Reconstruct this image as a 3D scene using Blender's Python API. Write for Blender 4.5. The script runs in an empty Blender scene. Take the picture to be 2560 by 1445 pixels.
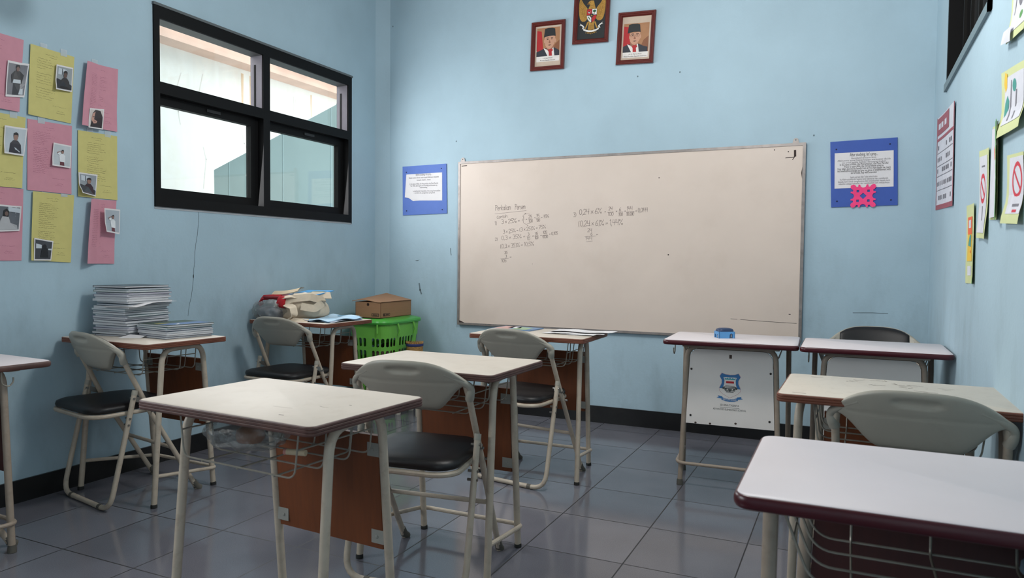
import bpy, bmesh, math, random
from math import sin, cos, pi, radians, sqrt
from mathutils import Vector, Matrix

SC = bpy.context.scene
COL = SC.collection
random.seed(11)

# ------------------------------------------------------------------ camera
cam_d = bpy.data.cameras.new('camera')
cam = bpy.data.objects.new('camera', cam_d)
COL.objects.link(cam)
cam_d.sensor_width = 36.0
cam_d.lens = 25.5279
cam_d.clip_start = 0.05
cam_d.clip_end = 100
cam_d.dof.use_dof = True
cam_d.dof.focus_distance = 4.3
cam_d.dof.aperture_fstop = 8.0
_r = Vector((0.905932, 0.423318, 0.009435))
_d = Vector((0.024734, -0.030661, -0.999224))
_f = Vector((-0.422700, 0.905462, -0.038247))
cam.matrix_world = Matrix(((_r.x, -_d.x, -_f.x, 0), (_r.y, -_d.y, -_f.y, 0), (_r.z, -_d.z, -_f.z, 1.108), (0, 0, 0, 1)))
SC.camera = cam

# ------------------------------------------------------------------ sky, lights, exposure
SC.view_settings.view_transform = 'Standard'
SC.view_settings.look = 'None'
SC.view_settings.gamma = 1.0
SC.view_settings.exposure = 0.12
SC.view_settings.use_curve_mapping = False
world = bpy.data.worlds.new('overcast_sky')
SC.world = world
world.use_nodes = True
_bg = world.node_tree.nodes['Background']
_bg.inputs[0].default_value = (0.97, 0.985, 1.0, 1)
_bg.inputs[1].default_value = 2.7
SC.cycles.max_bounces = 8
SC.cycles.diffuse_bounces = 5
SC.cycles.transparent_max_bounces = 12

def area_light(name, loc, direction, sx, sy, power, color, spread=180):
    l = bpy.data.lights.new(name, 'AREA')
    l.shape = 'RECTANGLE'; l.size = sx; l.size_y = sy; l.energy = power; l.color = color
    l.spread = radians(spread)
    o = bpy.data.objects.new(name, l); COL.objects.link(o)
    o.location = loc
    o.rotation_euler = Vector(direction).to_track_quat('-Z', 'Y').to_euler()
    return o
# daylight at the front window; lights at unseen rear window and doorway are added
area_light('added_light_rear_window', (-3.36, 0.25, 1.9), (1, 0.25, 0), 1.7, 1.05, 38, (0.92, 0.97, 1.0))
area_light('daylight_front_window', (-3.36, 3.55, 1.9), (1, 0, -0.12), 1.6, 1.0, 26, (0.97, 0.985, 1.0))
area_light('added_light_doorway', (0.38, -1.3, 1.3), (-1, 0.25, 0), 1.0, 1.9, 3, (1.0, 0.98, 0.95))
# the bare fluorescent bulb hanging from the ceiling above the frame
def bulb(name, loc, power, color):
    l = bpy.data.lights.new(name, 'POINT'); l.energy = power; l.color = color; l.shadow_soft_size = 0.22
    o = bpy.data.objects.new(name, l); COL.objects.link(o); o.location = loc
bulb('ceiling_lamp', (-0.75, 2.6, 2.75), 84, (1.0, 0.985, 0.96))
# ------------------------------------------------------------------ helpers
def tag(o, label=None, cat=None, group=None, kind=None):
    if label: o['label'] = label
    if cat: o['category'] = cat
    if group: o['group'] = group
    if kind: o['kind'] = kind
    return o

def thing(name, label, cat, loc=(0, 0, 0), rz=0.0, group=None):
    o = bpy.data.objects.new(name, None); COL.objects.link(o)
    o.empty_display_size = 0.05
    o.location = loc; o.rotation_euler = (0, 0, rz)
    return tag(o, label, cat, group)

def dup(o, parent=None):
    c = o.copy(); COL.objects.link(c); c.parent = parent
    for k in list(o.children): dup(k, c)
    return c

def place(root, loc, rz, name=None, label=None):
    root.location = loc; root.rotation_euler = (0, 0, rz)
    if label: root['label'] = label
    return root

class G:
    """collects polygons and links them as one mesh object"""
    def __init__(s): s.v = []; s.f = []; s.m = []
    def add(s, vs, fs, m=0):
        b = len(s.v); s.v += [tuple(p) for p in vs]
        for q in fs: s.f.append(tuple(b + i for i in q)); s.m.append(m)
    def box(s, x0, x1, y0, y1, z0, z1, m=0):
        s.add([(x0, y0, z0), (x1, y0, z0), (x1, y1, z0), (x0, y1, z0), (x0, y0, z1), (x1, y0, z1), (x1, y1, z1), (x0, y1, z1)],
              [(0, 3, 2, 1), (4, 5, 6, 7), (0, 1, 5, 4), (1, 2, 6, 5), (2, 3, 7, 6), (3, 0, 4, 7)], m)
    def obox(s, c, ax, ay, az, m=0):
        c, ax, ay, az = map(Vector, (c, ax, ay, az))
        vs = [c + i * ax + j * ay + k * az for k in (-1, 1) for j, i in ((-1, -1), (-1, 1), (1, 1), (1, -1))]
        s.add(vs, [(0, 3, 2, 1), (4, 5, 6, 7), (0, 1, 5, 4), (1, 2, 6, 5), (2, 3, 7, 6), (3, 0, 4, 7)], m)
    def loft(s, loops, m=0, cap0=True, cap1=True, closed=True):
        n = len(loops[0]); vs = [p for l in loops for p in l]; fs = []
        for a in range(len(loops) - 1):
            for i in range(n if closed else n - 1):
                j = (i + 1) % n
                fs.append((a * n + i, a * n + j, (a + 1) * n + j, (a + 1) * n + i))
        if cap0: fs.append(tuple(reversed(range(n))))
        if cap1: fs.append(tuple(range((len(loops) - 1) * n, len(loops) * n)))
        s.add(vs, fs, m)
    def tube(s, pts, r, seg=10, m=0, fil=0.0, closed=False, r1=None):
        P = fillet(pts, fil, closed) if fil else [Vector(p) for p in pts]
        n = len(P); loops = []; ref = None
        for i in range(n):
            if closed: t = (P[(i + 1) % n] - P[i - 1])
            else: t = P[min(i + 1, n - 1)] - P[max(i - 1, 0)]
            t.normalize()
            if ref is None:
                ref = Vector((0, 0, 1)) if abs(t.z) < .9 else Vector((1, 0, 0))
            a = (ref - t * ref.dot(t)).normalized(); b = t.cross(a); ref = a
            rr = r if r1 is None else r + (r1 - r) * i / (n - 1)
            loops.append([P[i] + rr * (cos(2 * pi * k / seg) * a + sin(2 * pi * k / seg) * b) for k in range(seg)])
        if closed: loops.append(loops[0])
        s.loft(loops, m, not closed, not closed)
    def lathe(s, prof, n=24, c=(0, 0, 0), m=0, cap0=True, cap1=True):
        s.loft([[(c[0] + r * cos(2 * pi * k / n), c[1] + r * sin(2 * pi * k / n), c[2] + z) for k in range(n)] for r, z in prof], m, cap0, cap1)
    def grid(s, fn, nu, nv, m=0, flip=False):
        vs = [fn(i / nu, j / nv) for j in range(nv + 1) for i in range(nu + 1)]; w = nu + 1
        fs = [(j * w + i, j * w + i + 1, (j + 1) * w + i + 1, (j + 1) * w + i) for j in range(nv) for i in range(nu)]
        if flip: fs = [tuple(reversed(q)) for q in fs]
        s.add(vs, fs, m)
    def rslab(s, w, d, rc, prof, m=0, n=6, cx=0, cy=0, cap0=True, cap1=True):
        """rounded rectangle lofted through (outset, z) pairs"""
        s.loft([[(cx + x, cy + y, z) for x, y in rrect(w + 2 * o, d + 2 * o, max(rc + o, 0.001), n)] for o, z in prof], m, cap0, cap1)
    def ribbon(s, pts, w, mp, m=0):
        """flat stroke in 2D; mp maps (u, v) to space"""
        for (ax, ay), (bx, by) in zip(pts, pts[1:]):
            dx, dy = bx - ax, by - ay; L = sqrt(dx * dx + dy * dy)
            if L < 1e-6: continue
            dx, dy = dx / L, dy / L; nx, ny = -dy * w / 2, dx * w / 2; e = w * .3
            ax2, ay2, bx2, by2 = ax - dx * e, ay - dy * e, bx + dx * e, by + dy * e
            s.add([mp(ax2 - nx, ay2 - ny), mp(bx2 - nx, by2 - ny), mp(bx2 + nx, by2 + ny), mp(ax2 + nx, ay2 + ny)], [(0, 1, 2, 3)], m)
    def poly(s, outline, mp, m=0, holes=()):
        bm = bmesh.new()
        for loop in (outline,) + tuple(holes):
            vv = [bm.verts.new((p[0], p[1], 0)) for p in loop]
            for i in range(len(vv)): bm.edges.new((vv[i], vv[(i + 1) % len(vv)]))
        bmesh.ops.triangle_fill(bm, use_beauty=True, use_dissolve=False, edges=bm.edges[:], normal=(0, 0, 1))
        bm.verts.index_update()
        for f in bm.faces: f.normal_update()
        fs = [tuple(v.index for v in (f.verts if f.normal.z >= 0 else reversed(f.verts))) for f in bm.faces]
        s.add([mp(v.co.x, v.co.y) for v in bm.verts], fs, m); bm.free()
    def slab(s, outline, th, mp, m=0, holes=()):
        """extruded flat outline: mp(u, v, w)"""
        s.poly(outline, lambda u, v: mp(u, v, th), m, holes)
        b = len(s.f); s.poly(outline, lambda u, v: mp(u, v, 0), m, holes)
        for i in range(b, len(s.f)): s.f[i] = tuple(reversed(s.f[i]))
        for k, loop in enumerate((outline,) + tuple(holes)):
            area = sum(loop[i - 1][0] * loop[i][1] - loop[i][0] * loop[i - 1][1] for i in range(len(loop)))
            L = list(loop) if (area > 0) == (k == 0) else list(reversed(loop))
            n = len(L)
            s.add([mp(p[0], p[1], 0) for p in L] + [mp(p[0], p[1], th) for p in L],
                  [(i, (i + 1) % n, n + (i + 1) % n, n + i) for i in range(n)], m)
    def text(s, body, size, mp, m=0, align='CENTER', x=0, y=0, shear=0.0, fit=None):
        cu = bpy.data.curves.new('t', 'FONT'); cu.body = body; cu.size = size; cu.align_x = align; cu.shear = shear
        cu.resolution_u = 2
        ob = bpy.data.objects.new('t', cu); COL.objects.link(ob)
        dg = bpy.context.evaluated_depsgraph_get(); me = bpy.data.meshes.new_from_object(ob.evaluated_get(dg))
        k = 1.0
        if fit and len(me.vertices):
            wd = max(v.co.x for v in me.vertices) - min(v.co.x for v in me.vertices); k = fit / wd
        s.add([mp(x + v.co.x * k, y + v.co.y) for v in me.vertices], [tuple(p.vertices) for p in me.polygons], m)
        bpy.data.objects.remove(ob); bpy.data.curves.remove(cu); bpy.data.meshes.remove(me)
    def build(s, name, mats, parent=None, smooth=True, angle=35, loc=None, rz=None):
        me = bpy.data.meshes.new(name); me.from_pydata(s.v, [], s.f)
        if not isinstance(mats, (list, tuple)): mats = [mats]
        for mt in mats: me.materials.append(mt)
        me.polygons.foreach_set('material_index', s.m)
        if smooth:
            me.polygons.foreach_set('use_smooth', [True] * len(me.polygons))
            me.set_sharp_from_angle(angle=radians(angle))
        me.update()
        o = bpy.data.objects.new(name, me); COL.objects.link(o)
        if parent: o.parent = parent
        if loc: o.location = loc
        if rz is not None: o.rotation_euler = (0, 0, rz)
        return o

def rrect(w, d, r, n=6):
    r = min(r, w / 2 - 1e-4, d / 2 - 1e-4); out = []
    for cx, cy, a0 in ((w / 2 - r, d / 2 - r, 0), (-w / 2 + r, d / 2 - r, 90), (-w / 2 + r, -d / 2 + r, 180), (w / 2 - r, -d / 2 + r, 270)):
        for k in range(n + 1):
            a = radians(a0 + 90 * k / n); out.append((cx + r * cos(a), cy + r * sin(a)))
    return out

def fillet(pts, r, closed=False, n=6):
    P = [Vector(p) for p in pts]; N = len(P); out = []
    for i in range(N):
        if not closed and i in (0, N - 1): out.append(P[i]); continue
        a, b, c = P[i - 1], P[i], P[(i + 1) % N]
        u = (a - b); v = (c - b); lu, lv = u.length, v.length; u.normalize(); v.normalize()
        ang = u.angle(v)
        if ang > 3.05: out.append(b); continue
        t = min(r / math.tan(ang / 2), lu * .48, lv * .48)
        p0, p1 = b + u * t, b + v * t
        for k in range(n + 1):
            q = k / n; out.append(p0 * (1 - q) ** 2 + b * 2 * q * (1 - q) + p1 * q * q)
    return out

def ell(cx, cy, rx, ry, n=20, a0=0, a1=360):
    full = abs(a1 - a0) >= 360
    k = n if full else n + 1
    return [(cx + rx * cos(radians(a0 + (a1 - a0) * i / n)), cy + ry * sin(radians(a0 + (a1 - a0) * i / n))) for i in range(k)]

def smooth(a, b, x):
    t = max(0.0, min(1.0, (x - a) / (b - a))); return t * t * (3 - 2 * t)

# ------------------------------------------------------------------ materials (all procedural)
def new_mat(name):
    m = bpy.data.materials.new(name); m.use_nodes = True
    nt = m.node_tree; return m, nt, nt.nodes['Principled BSDF']

def mat(name, col, rough=0.5, metal=0.0, var=0.06, scale=18.0, bump=0.0, bscale=200.0, spec=0.5, coat=0.0, dirt=None, dscale=3.0, damt=0.35, stretch=None):
    m, nt, b = new_mat(name); N, L = nt.nodes, nt.links
    b.inputs['Roughness'].default_value = rough; b.inputs['Metallic'].default_value = metal
    b.inputs['Specular IOR Level'].default_value = spec
    if coat: b.inputs['Coat Weight'].default_value = coat; b.inputs['Coat Roughness'].default_value = 0.15
    tc = N.new('ShaderNodeTexCoord'); src = tc.outputs['Object']
    if stretch:
        mp = N.new('ShaderNodeMapping'); mp.inputs['Scale'].default_value = stretch; L.new(src, mp.inputs[0]); src = mp.outputs[0]
    nz = N.new('ShaderNodeTexNoise'); nz.inputs['Scale'].default_value = scale; nz.inputs['Detail'].default_value = 5
    L.new(src, nz.inputs['Vector'])
    cr = N.new('ShaderNodeValToRGB')
    cr.color_ramp.elements[0].position = 0.3; cr.color_ramp.elements[1].position = 0.7
    cr.color_ramp.elements[0].color = tuple(c * (1 - var) for c in col) + (1,)
    cr.color_ramp.elements[1].color = tuple(min(1, c * (1 + var)) for c in col) + (1,)
    L.new(nz.outputs['Fac'], cr.inputs['Fac']); out = cr.outputs['Color']
    if dirt:
        n2 = N.new('ShaderNodeTexNoise'); n2.inputs['Scale'].default_value = dscale; n2.inputs['Detail'].default_value = 8; n2.inputs['Roughness'].default_value = .65
        L.new(tc.outputs['Object'], n2.inputs['Vector'])
        r2 = N.new('ShaderNodeValToRGB'); r2.color_ramp.elements[0].position = .52; r2.color_ramp.elements[1].position = .78
        r2.color_ramp.elements[0].color = (0, 0, 0, 1); r2.color_ramp.elements[1].color = (damt, damt, damt, 1)
        L.new(n2.outputs['Fac'], r2.inputs['Fac'])
        mx = N.new('ShaderNodeMixRGB'); mx.inputs[2].default_value = tuple(dirt) + (1,)
        L.new(r2.outputs['Color'], mx.inputs[0]); L.new(out, mx.inputs[1]); out = mx.outputs[0]
    L.new(out, b.inputs['Base Color'])
    if bump:
        nb = N.new('ShaderNodeTexNoise'); nb.inputs['Scale'].default_value = bscale; nb.inputs['Detail'].default_value = 4
        L.new(src, nb.inputs['Vector'])
        bp = N.new('ShaderNodeBump'); bp.inputs['Strength'].default_value = bump; bp.inputs['Distance'].default_value = 0.002
        L.new(nb.outputs['Fac'], bp.inputs['Height']); L.new(bp.outputs[0], b.inputs['Normal'])
    return m

def srgb(r, g, b):
    f = lambda c: (c / 255 / 12.92) if c / 255 <= .04045 else ((c / 255 + .055) / 1.055) ** 2.4
    return (f(r), f(g), f(b))

def glassy(name, tint, refl=0.07, alpha=0.06, rough=0.05, bump=0.0):
    """thin clear film or pane: mostly transparent, a little glossy"""
    m = bpy.data.materials.new(name); m.use_nodes = True; nt = m.node_tree; N, L = nt.nodes, nt.links
    N.clear(); out = N.new('ShaderNodeOutputMaterial')
    tr = N.new('ShaderNodeBsdfTransparent'); tr.inputs[0].default_value = tuple(tint) + (1,)
    gl = N.new('ShaderNodeBsdfGlossy'); gl.inputs['Roughness'].default_value = rough; gl.inputs[0].default_value = (.9, .9, .9, 1)
    df = N.new('ShaderNodeBsdfDiffuse'); df.inputs[0].default_value = tuple(tint) + (1,)
    fr = N.new('ShaderNodeLayerWeight'); fr.inputs[0].default_value = 0.25
    ma = N.new('ShaderNodeMath'); ma.operation = 'MULTIPLY'; ma.inputs[1].default_value = refl * 4
    mm = N.new('ShaderNodeMath'); mm.operation = 'ADD'; mm.inputs[1].default_value = refl
    L.new(fr.outputs['Facing'], ma.inputs[0]); L.new(ma.outputs[0], mm.inputs[0])
    m1 = N.new('ShaderNodeMixShader'); m2 = N.new('ShaderNodeMixShader')
    m1.inputs[0].default_value = alpha
    L.new(tr.outputs[0], m1.inputs[1]); L.new(df.outputs[0], m1.inputs[2])
    L.new(mm.outputs[0], m2.inputs[0]); L.new(m1.outputs[0], m2.inputs[1]); L.new(gl.outputs[0], m2.inputs[2])
    if bump:
        tc = N.new('ShaderNodeTexCoord'); nb = N.new('ShaderNodeTexNoise'); nb.inputs['Scale'].default_value = 25; nb.inputs['Detail'].default_value = 6
        L.new(tc.outputs['Object'], nb.inputs['Vector'])
        bp = N.new('ShaderNodeBump'); bp.inputs['Strength'].default_value = bump; bp.inputs['Distance'].default_value = .02
        L.new(nb.outputs['Fac'], bp.inputs['Height']); L.new(bp.outputs[0], gl.inputs['Normal'])
    L.new(m2.outputs[0], out.inputs[0]); return m

def wall_mat(name, col):
    m, nt, b = new_mat(name); N, L = nt.nodes, nt.links
    b.inputs['Roughness'].default_value = .6; b.inputs['Specular IOR Level'].default_value = .3
    tc = N.new('ShaderNodeTexCoord')
    n1 = N.new('ShaderNodeTexNoise'); n1.inputs['Scale'].default_value = 2.2; n1.inputs['Detail'].default_value = 7
    L.new(tc.outputs['Object'], n1.inputs[0])
    c1 = N.new('ShaderNodeValToRGB'); c1.color_ramp.elements[0].position = .3; c1.color_ramp.elements[1].position = .72
    c1.color_ramp.elements[0].color = tuple(c * .93 for c in col) + (1,); c1.color_ramp.elements[1].color = tuple(c * 1.04 for c in col) + (1,)
    L.new(n1.outputs['Fac'], c1.inputs[0])
    # scuffs and grime rubbed on by chairs and hands, below about 1.1 m
    mp = N.new('ShaderNodeMapping'); mp.inputs['Scale'].default_value = (1.0, 1.0, .45); L.new(tc.outputs['Object'], mp.inputs[0])
    n2 = N.new('ShaderNodeTexNoise'); n2.inputs['Scale'].default_value = 5.5; n2.inputs['Detail'].default_value = 9; n2.inputs['Roughness'].default_value = .62
    L.new(mp.outputs[0], n2.inputs[0])
    r2 = N.new('ShaderNodeValToRGB'); r2.color_ramp.elements[0].position = .5; r2.color_ramp.elements[1].position = .76
    L.new(n2.outputs['Fac'], r2.inputs[0])
    sp = N.new('ShaderNodeSeparateXYZ'); L.new(tc.outputs['Object'], sp.inputs[0])
    mr = N.new('ShaderNodeMapRange'); mr.inputs[1].default_value = 1.35; mr.inputs[2].default_value = .75; mr.inputs[3].default_value = 0.04; mr.inputs[4].default_value = .26
    L.new(sp.outputs['Z'], mr.inputs[0])
    mu = N.new('ShaderNodeMath'); mu.operation = 'MULTIPLY'; L.new(r2.outputs[0], mu.inputs[0]); L.new(mr.outputs[0], mu.inputs[1])
    mx = N.new('ShaderNodeMixRGB'); mx.inputs[2].default_value = srgb(98, 108, 112) + (1,)
    L.new(mu.outputs[0], mx.inputs[0]); L.new(c1.outputs[0], mx.inputs[1]); L.new(mx.outputs[0], b.inputs['Base Color'])
    # soft dark patch, a blurred shadow painted into the window wall's colour
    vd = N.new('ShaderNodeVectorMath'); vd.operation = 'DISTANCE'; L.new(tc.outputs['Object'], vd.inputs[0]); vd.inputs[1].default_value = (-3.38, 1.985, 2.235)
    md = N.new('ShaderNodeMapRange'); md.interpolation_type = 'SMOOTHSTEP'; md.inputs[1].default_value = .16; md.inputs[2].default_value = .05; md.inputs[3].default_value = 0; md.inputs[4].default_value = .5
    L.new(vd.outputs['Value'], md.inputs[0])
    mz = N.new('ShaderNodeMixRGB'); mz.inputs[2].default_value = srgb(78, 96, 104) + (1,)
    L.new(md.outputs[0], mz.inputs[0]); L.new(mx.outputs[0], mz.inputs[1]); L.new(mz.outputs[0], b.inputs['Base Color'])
    nb = N.new('ShaderNodeTexNoise'); nb.inputs['Scale'].default_value = 60; nb.inputs['Detail'].default_value = 5
    L.new(tc.outputs['Object'], nb.inputs[0])
    bp = N.new('ShaderNodeBump'); bp.inputs['Strength'].default_value = .25; bp.inputs['Distance'].default_value = .003
    L.new(nb.outputs['Fac'], bp.inputs['Height']); L.new(bp.outputs[0], b.inputs['Normal'])
    return m

def floor_mat():
    m, nt, b = new_mat('grey_floor_tile'); N, L = nt.nodes, nt.links
    tc = N.new('ShaderNodeTexCoord'); sp = N.new('ShaderNodeSeparateXYZ'); L.new(tc.outputs['Object'], sp.inputs[0])
    def M(op, a, c=None):
        n = N.new('ShaderNodeMath'); n.operation = op
        for i, q in enumerate((a, c)):
            if q is None: continue
            if isinstance(q, (int, float)): n.inputs[i].default_value = q
            else: L.new(q, n.inputs[i])
        return n.outputs[0]
    def joint(o, off, step, half):
        u = M('DIVIDE', M('ADD', o, off), step); fr = M('FRACT', u)
        e = M('MINIMUM', fr, M('SUBTRACT', 1.0, fr))
        return M('LESS_THAN', e, half / step), M('FLOOR', u)
    jx, ix = joint(sp.outputs['X'], 0.735 + 0.39 * 40, 0.39, 0.0026)
    jy, iy = joint(sp.outputs['Y'], -2.558 + 0.407 * 40, 0.407, 0.0026)
    j = M('MAXIMUM', jx, jy)
    wn = N.new('ShaderNodeTexWhiteNoise'); wn.noise_dimensions = '2D'; cb = N.new('ShaderNodeCombineXYZ')
    L.new(ix, cb.inputs[0]); L.new(iy, cb.inputs[1]); L.new(cb.outputs[0], wn.inputs['Vector'])
    n1 = N.new('ShaderNodeTexNoise'); n1.inputs['Scale'].default_value = 420; n1.inputs['Detail'].default_value = 3
    L.new(tc.outputs['Object'], n1.inputs[0])
    n2 = N.new('ShaderNodeTexNoise'); n2.inputs['Scale'].default_value = 3; n2.inputs['Detail'].default_value = 6
    L.new(tc.outputs['Object'], n2.inputs[0])
    a = M('ADD', M('MULTIPLY', n1.outputs['Fac'], .5), M('ADD', M('MULTIPLY', n2.outputs['Fac'], .25), M('MULTIPLY', wn.outputs['Value'], .12)))
    cr = N.new('ShaderNodeValToRGB'); cr.color_ramp.elements[0].position = .28; cr.color_ramp.elements[1].position = .62
    cr.color_ramp.elements[0].color = srgb(88, 88, 95) + (1,); cr.color_ramp.elements[1].color = srgb(122, 121, 129) + (1,)
    L.new(a, cr.inputs[0])
    mx = N.new('ShaderNodeMixRGB'); mx.inputs[2].default_value = srgb(42, 40, 42) + (1,)
    L.new(j, mx.inputs[0]); L.new(cr.outputs[0], mx.inputs[1]); L.new(mx.outputs[0], b.inputs['Base Color'])
    rr = M('ADD', M('MULTIPLY', n2.outputs['Fac'], .12), M('ADD', .05, M('MULTIPLY', j, .4)))
    L.new(rr, b.inputs['Roughness']); b.inputs['Specular IOR Level'].default_value = .55
    bp = N.new('ShaderNodeBump'); bp.inputs['Strength'].default_value = .5; bp.inputs['Distance'].default_value = .002; bp.invert = True
    L.new(j, bp.inputs['Height']); L.new(bp.outputs[0], b.inputs['Normal'])
    return m

def board_mat():
    m = mat('old_whiteboard_enamel', srgb(218, 201, 188), rough=.42, var=.03, scale=3, dirt=srgb(196, 176, 160), dscale=2.2, damt=.3)
    return m

M_ = {}
def MM(k, *a, **kw):
    if k not in M_: M_[k] = mat(k, *a, **kw)
    return M_[k]
MM('laminate_cream', srgb(206, 194, 180), rough=.55, var=.025, scale=9, dirt=srgb(178, 160, 140), dscale=14, damt=.30)
MM('laminate_worn', srgb(204, 193, 178), rough=.42, var=.03, scale=9, dirt=srgb(150, 134, 118), dscale=40, damt=.3)
MM('laminate_grey', srgb(216, 206, 207), rough=.42, var=.015, scale=9)
MM('edge_brown', srgb(84, 56, 50), rough=.5, var=.22, scale=10, bump=.3, bscale=60, dirt=srgb(120, 84, 66), dscale=9, damt=.5)
MM('edge_tan_brown', srgb(112, 64, 46), rough=.5, var=.2, scale=10, bump=.3, bscale=60)
MM('edge_maroon', srgb(70, 18, 26), rough=.3, var=.1, scale=8)
MM('tube_cream', srgb(186, 172, 154), rough=.42, var=.06, scale=30, dirt=srgb(110, 84, 66), dscale=22, damt=.45)
MM('tube_taupe', srgb(160, 144, 128), rough=.4, var=.06, scale=30, dirt=srgb(100, 78, 62), dscale=20, damt=.35)
MM('wire_grey', srgb(150, 144, 132), rough=.4, metal=.3, var=.1, scale=40)
MM('panel_brown', srgb(112, 57, 22), rough=.55, var=.1, scale=6, stretch=(14, 14, 1.2))
MM('panel_dark', srgb(66, 26, 22), rough=.5, var=.1, scale=6, stretch=(14, 14, 1.2))
MM('panel_white', srgb(232, 225, 219), rough=.45, var=.02, scale=10)
MM('bracket_grey', srgb(150, 148, 140), rough=.45, var=.05)
MM('rubber_black', srgb(34, 33, 32), rough=.75, var=.1)
MM('rubber_grey', srgb(92, 88, 80), rough=.7, var=.1)
MM('plastic_beige', srgb(164, 158, 145), rough=.42, var=.03, scale=14, bump=.06, bscale=400, dirt=srgb(112, 102, 90), dscale=7, damt=.35)
MM('vinyl_black', srgb(30, 28, 29), spec=.35, rough=.42, var=.12, scale=60, bump=.18, bscale=500)
MM('steel', srgb(150, 146, 140), rough=.3, metal=.8, var=.05)
MM('screw_dark', srgb(60, 56, 52), rough=.4, metal=.6)
MM('black_alu', srgb(12, 12, 13), spec=.22, rough=.6, var=.06)
MM('black_skirting', srgb(20, 20, 21), rough=.35, var=.2, dirt=srgb(60, 56, 52), dscale=10, damt=.25)
MM('alu_frame', srgb(150, 142, 138), rough=.4, metal=.5, var=.12, scale=25, dirt=srgb(70, 62, 58), dscale=9, damt=.6)
MM('ink_grey', srgb(92, 84, 84), rough=.7)
MM('ink_black', srgb(40, 36, 38), rough=.7)
MM('paper_white', srgb(226, 222, 222), rough=.7, var=.02)
# ------------------------------------------------------------------ the room
XL, XR, YF, YB, ZC = -3.38, 0.405, 4.775, -2.6, 3.18
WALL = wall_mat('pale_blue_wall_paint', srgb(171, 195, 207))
CEIL = mat('ceiling_white', srgb(160, 160, 158), rough=.8, var=.02)

def struct(g, name, m, **kw):
    o = g.build(name, m, **kw); o['kind'] = 'structure'; return o

def wall_with_holes(name, axis, at, th, a0, a1, z0, z1, holes, m):
    """wall slab in the plane axis=at, from a0..a1 along the other axis, with rectangular openings"""
    g = G(); cuts = sorted(set([a0, a1] + [h[0] for h in holes] + [h[1] for h in holes]))
    for p, q in zip(cuts, cuts[1:]):
        hs = sorted([h for h in holes if h[0] <= p + 1e-6 and h[1] >= q - 1e-6], key=lambda h: h[2]); z = z0; seg = []
        for h in hs: seg.append((z, h[2])); z = h[3]
        seg.append((z, z1))
        for s0, s1 in seg:
            if s1 - s0 < 1e-4: continue
            if axis == 'x': g.box(min(at, at + th), max(at, at + th), p, q, s0, s1)
            else: g.box(p, q, min(at, at + th), max(at, at + th), s0, s1)
    return struct(g, name, m, smooth=False)

WIN = (2.715, 4.392, 1.383, 2.447)          # front side window: y0 y1 z0 z1
ADDED_REARWIN = (-0.6, 1.1, 1.383, 2.447)  # unseen opening, added for the light placed in it
LOUV = (2.90, 4.20, 1.965, 2.62)
ADDED_DOOR = (-1.8, -0.8, 0.0, 2.1)  # unseen doorway, put in to carry an added light
wall_left = wall_with_holes('wall_left', 'x', XL, -0.12, YB - .12, YF + .12, 0, ZC, [WIN, ADDED_REARWIN], WALL)
wall_right = wall_with_holes('wall_right', 'x', XR, 0.12, YB - .12, YF + .12, 0, ZC, [LOUV, ADDED_DOOR], WALL)
g = G(); g.box(XL - .12, XR + .12, YF, YF + .12, 0, ZC); wall_front = struct(g, 'wall_front', WALL, smooth=False)
g = G(); g.box(XL - .12, XR + .12, YB - .12, YB, 0, ZC); struct(g, 'wall_back', WALL, smooth=False)
g = G(); g.box(XL - .12, XR + .12, YB - .12, YF + .12, -.1, 0); struct(g, 'floor', floor_mat(), smooth=False)
g = G(); g.box(XL - .12, XR + .12, YB - .12, YF + .12, ZC, ZC + .1); struct(g, 'ceiling', CEIL, smooth=False)
# narrow chamfered fillet of plaster up the left front corner
g = G(); g.loft([[(XL, YF - .075, z), (XL + .085, YF, z), (XL, YF, z)] for z in (0.1, ZC)]); struct(g, 'trim_1', WALL, smooth=False)

SK = M_['black_skirting']
g = G(); g.box(XL, XL + .012, YB, YF, 0, .102); struct(g, 'baseboard_left', SK, smooth=False)
g = G(); g.box(XL + .012, XR - .012, YF - .012, YF, 0, .115); struct(g, 'baseboard_front', SK, smooth=False)
g = G(); g.box(XR - .012, XR, YB, YF, 0, .105); struct(g, 'baseboard_right', SK, smooth=False)

# cracks and knocks in the plaster
def wall_marks():
    g = G(); mp = lambda u, v: (XL + .0006, u, v)
    pts = [(3.007, 1.375), (3.003, 1.30), (2.992, 1.234), (2.985, 1.19), (2.978, 1.143), (2.975, 1.086), (2.971, 1.045), (2.968, 1.007), (2.96, .95), (2.95, .894), (2.938, .84), (2.928, .782)]
    g.ribbon([(a + random.uniform(-.003, .003), b) for a, b in pts], .0022, mp)
    g.poly(ell(2.966, 1.005, .004, .011, 8), mp)
    g.ribbon([(3.62, .33), (3.615, .36), (3.612, .385)], .008, mp)
    g.build('plaster_crack', MM('crack_grey', srgb(72, 84, 90), rough=.8), wall_left, smooth=False)
    g = G(); mp = lambda u, v: (u, YF - .0006, v)
    g.poly([(-3.06, 1.108), (-3.03, 1.111), (-3.018, 1.114), (-3.03, 1.104), (-3.042, 1.101)][::-1], mp)
    g.ribbon([(-2.745, 1.20), (-2.741, 1.165), (-2.738, 1.15)], .006, mp)
    g.ribbon([(-3.02, .93), (-3.012, .88), (-3.0, .85)], .012, mp)
    g.ribbon([(.015, .82), (.07, .822), (.12, .824), (.2, .822)], .004, mp)
    for x, z in ((-3.27, 2.92), (-.225, 1.885), (-1.32, 2.345), (-1.04, 2.345), (-2.70, 2.0)): g.poly(ell(x, z, .005, .006, 8), mp)
    g.build('plaster_mark', MM('scuff_grey', srgb(104, 120, 128), rough=.8), wall_front, smooth=False)
wall_marks()

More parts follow.
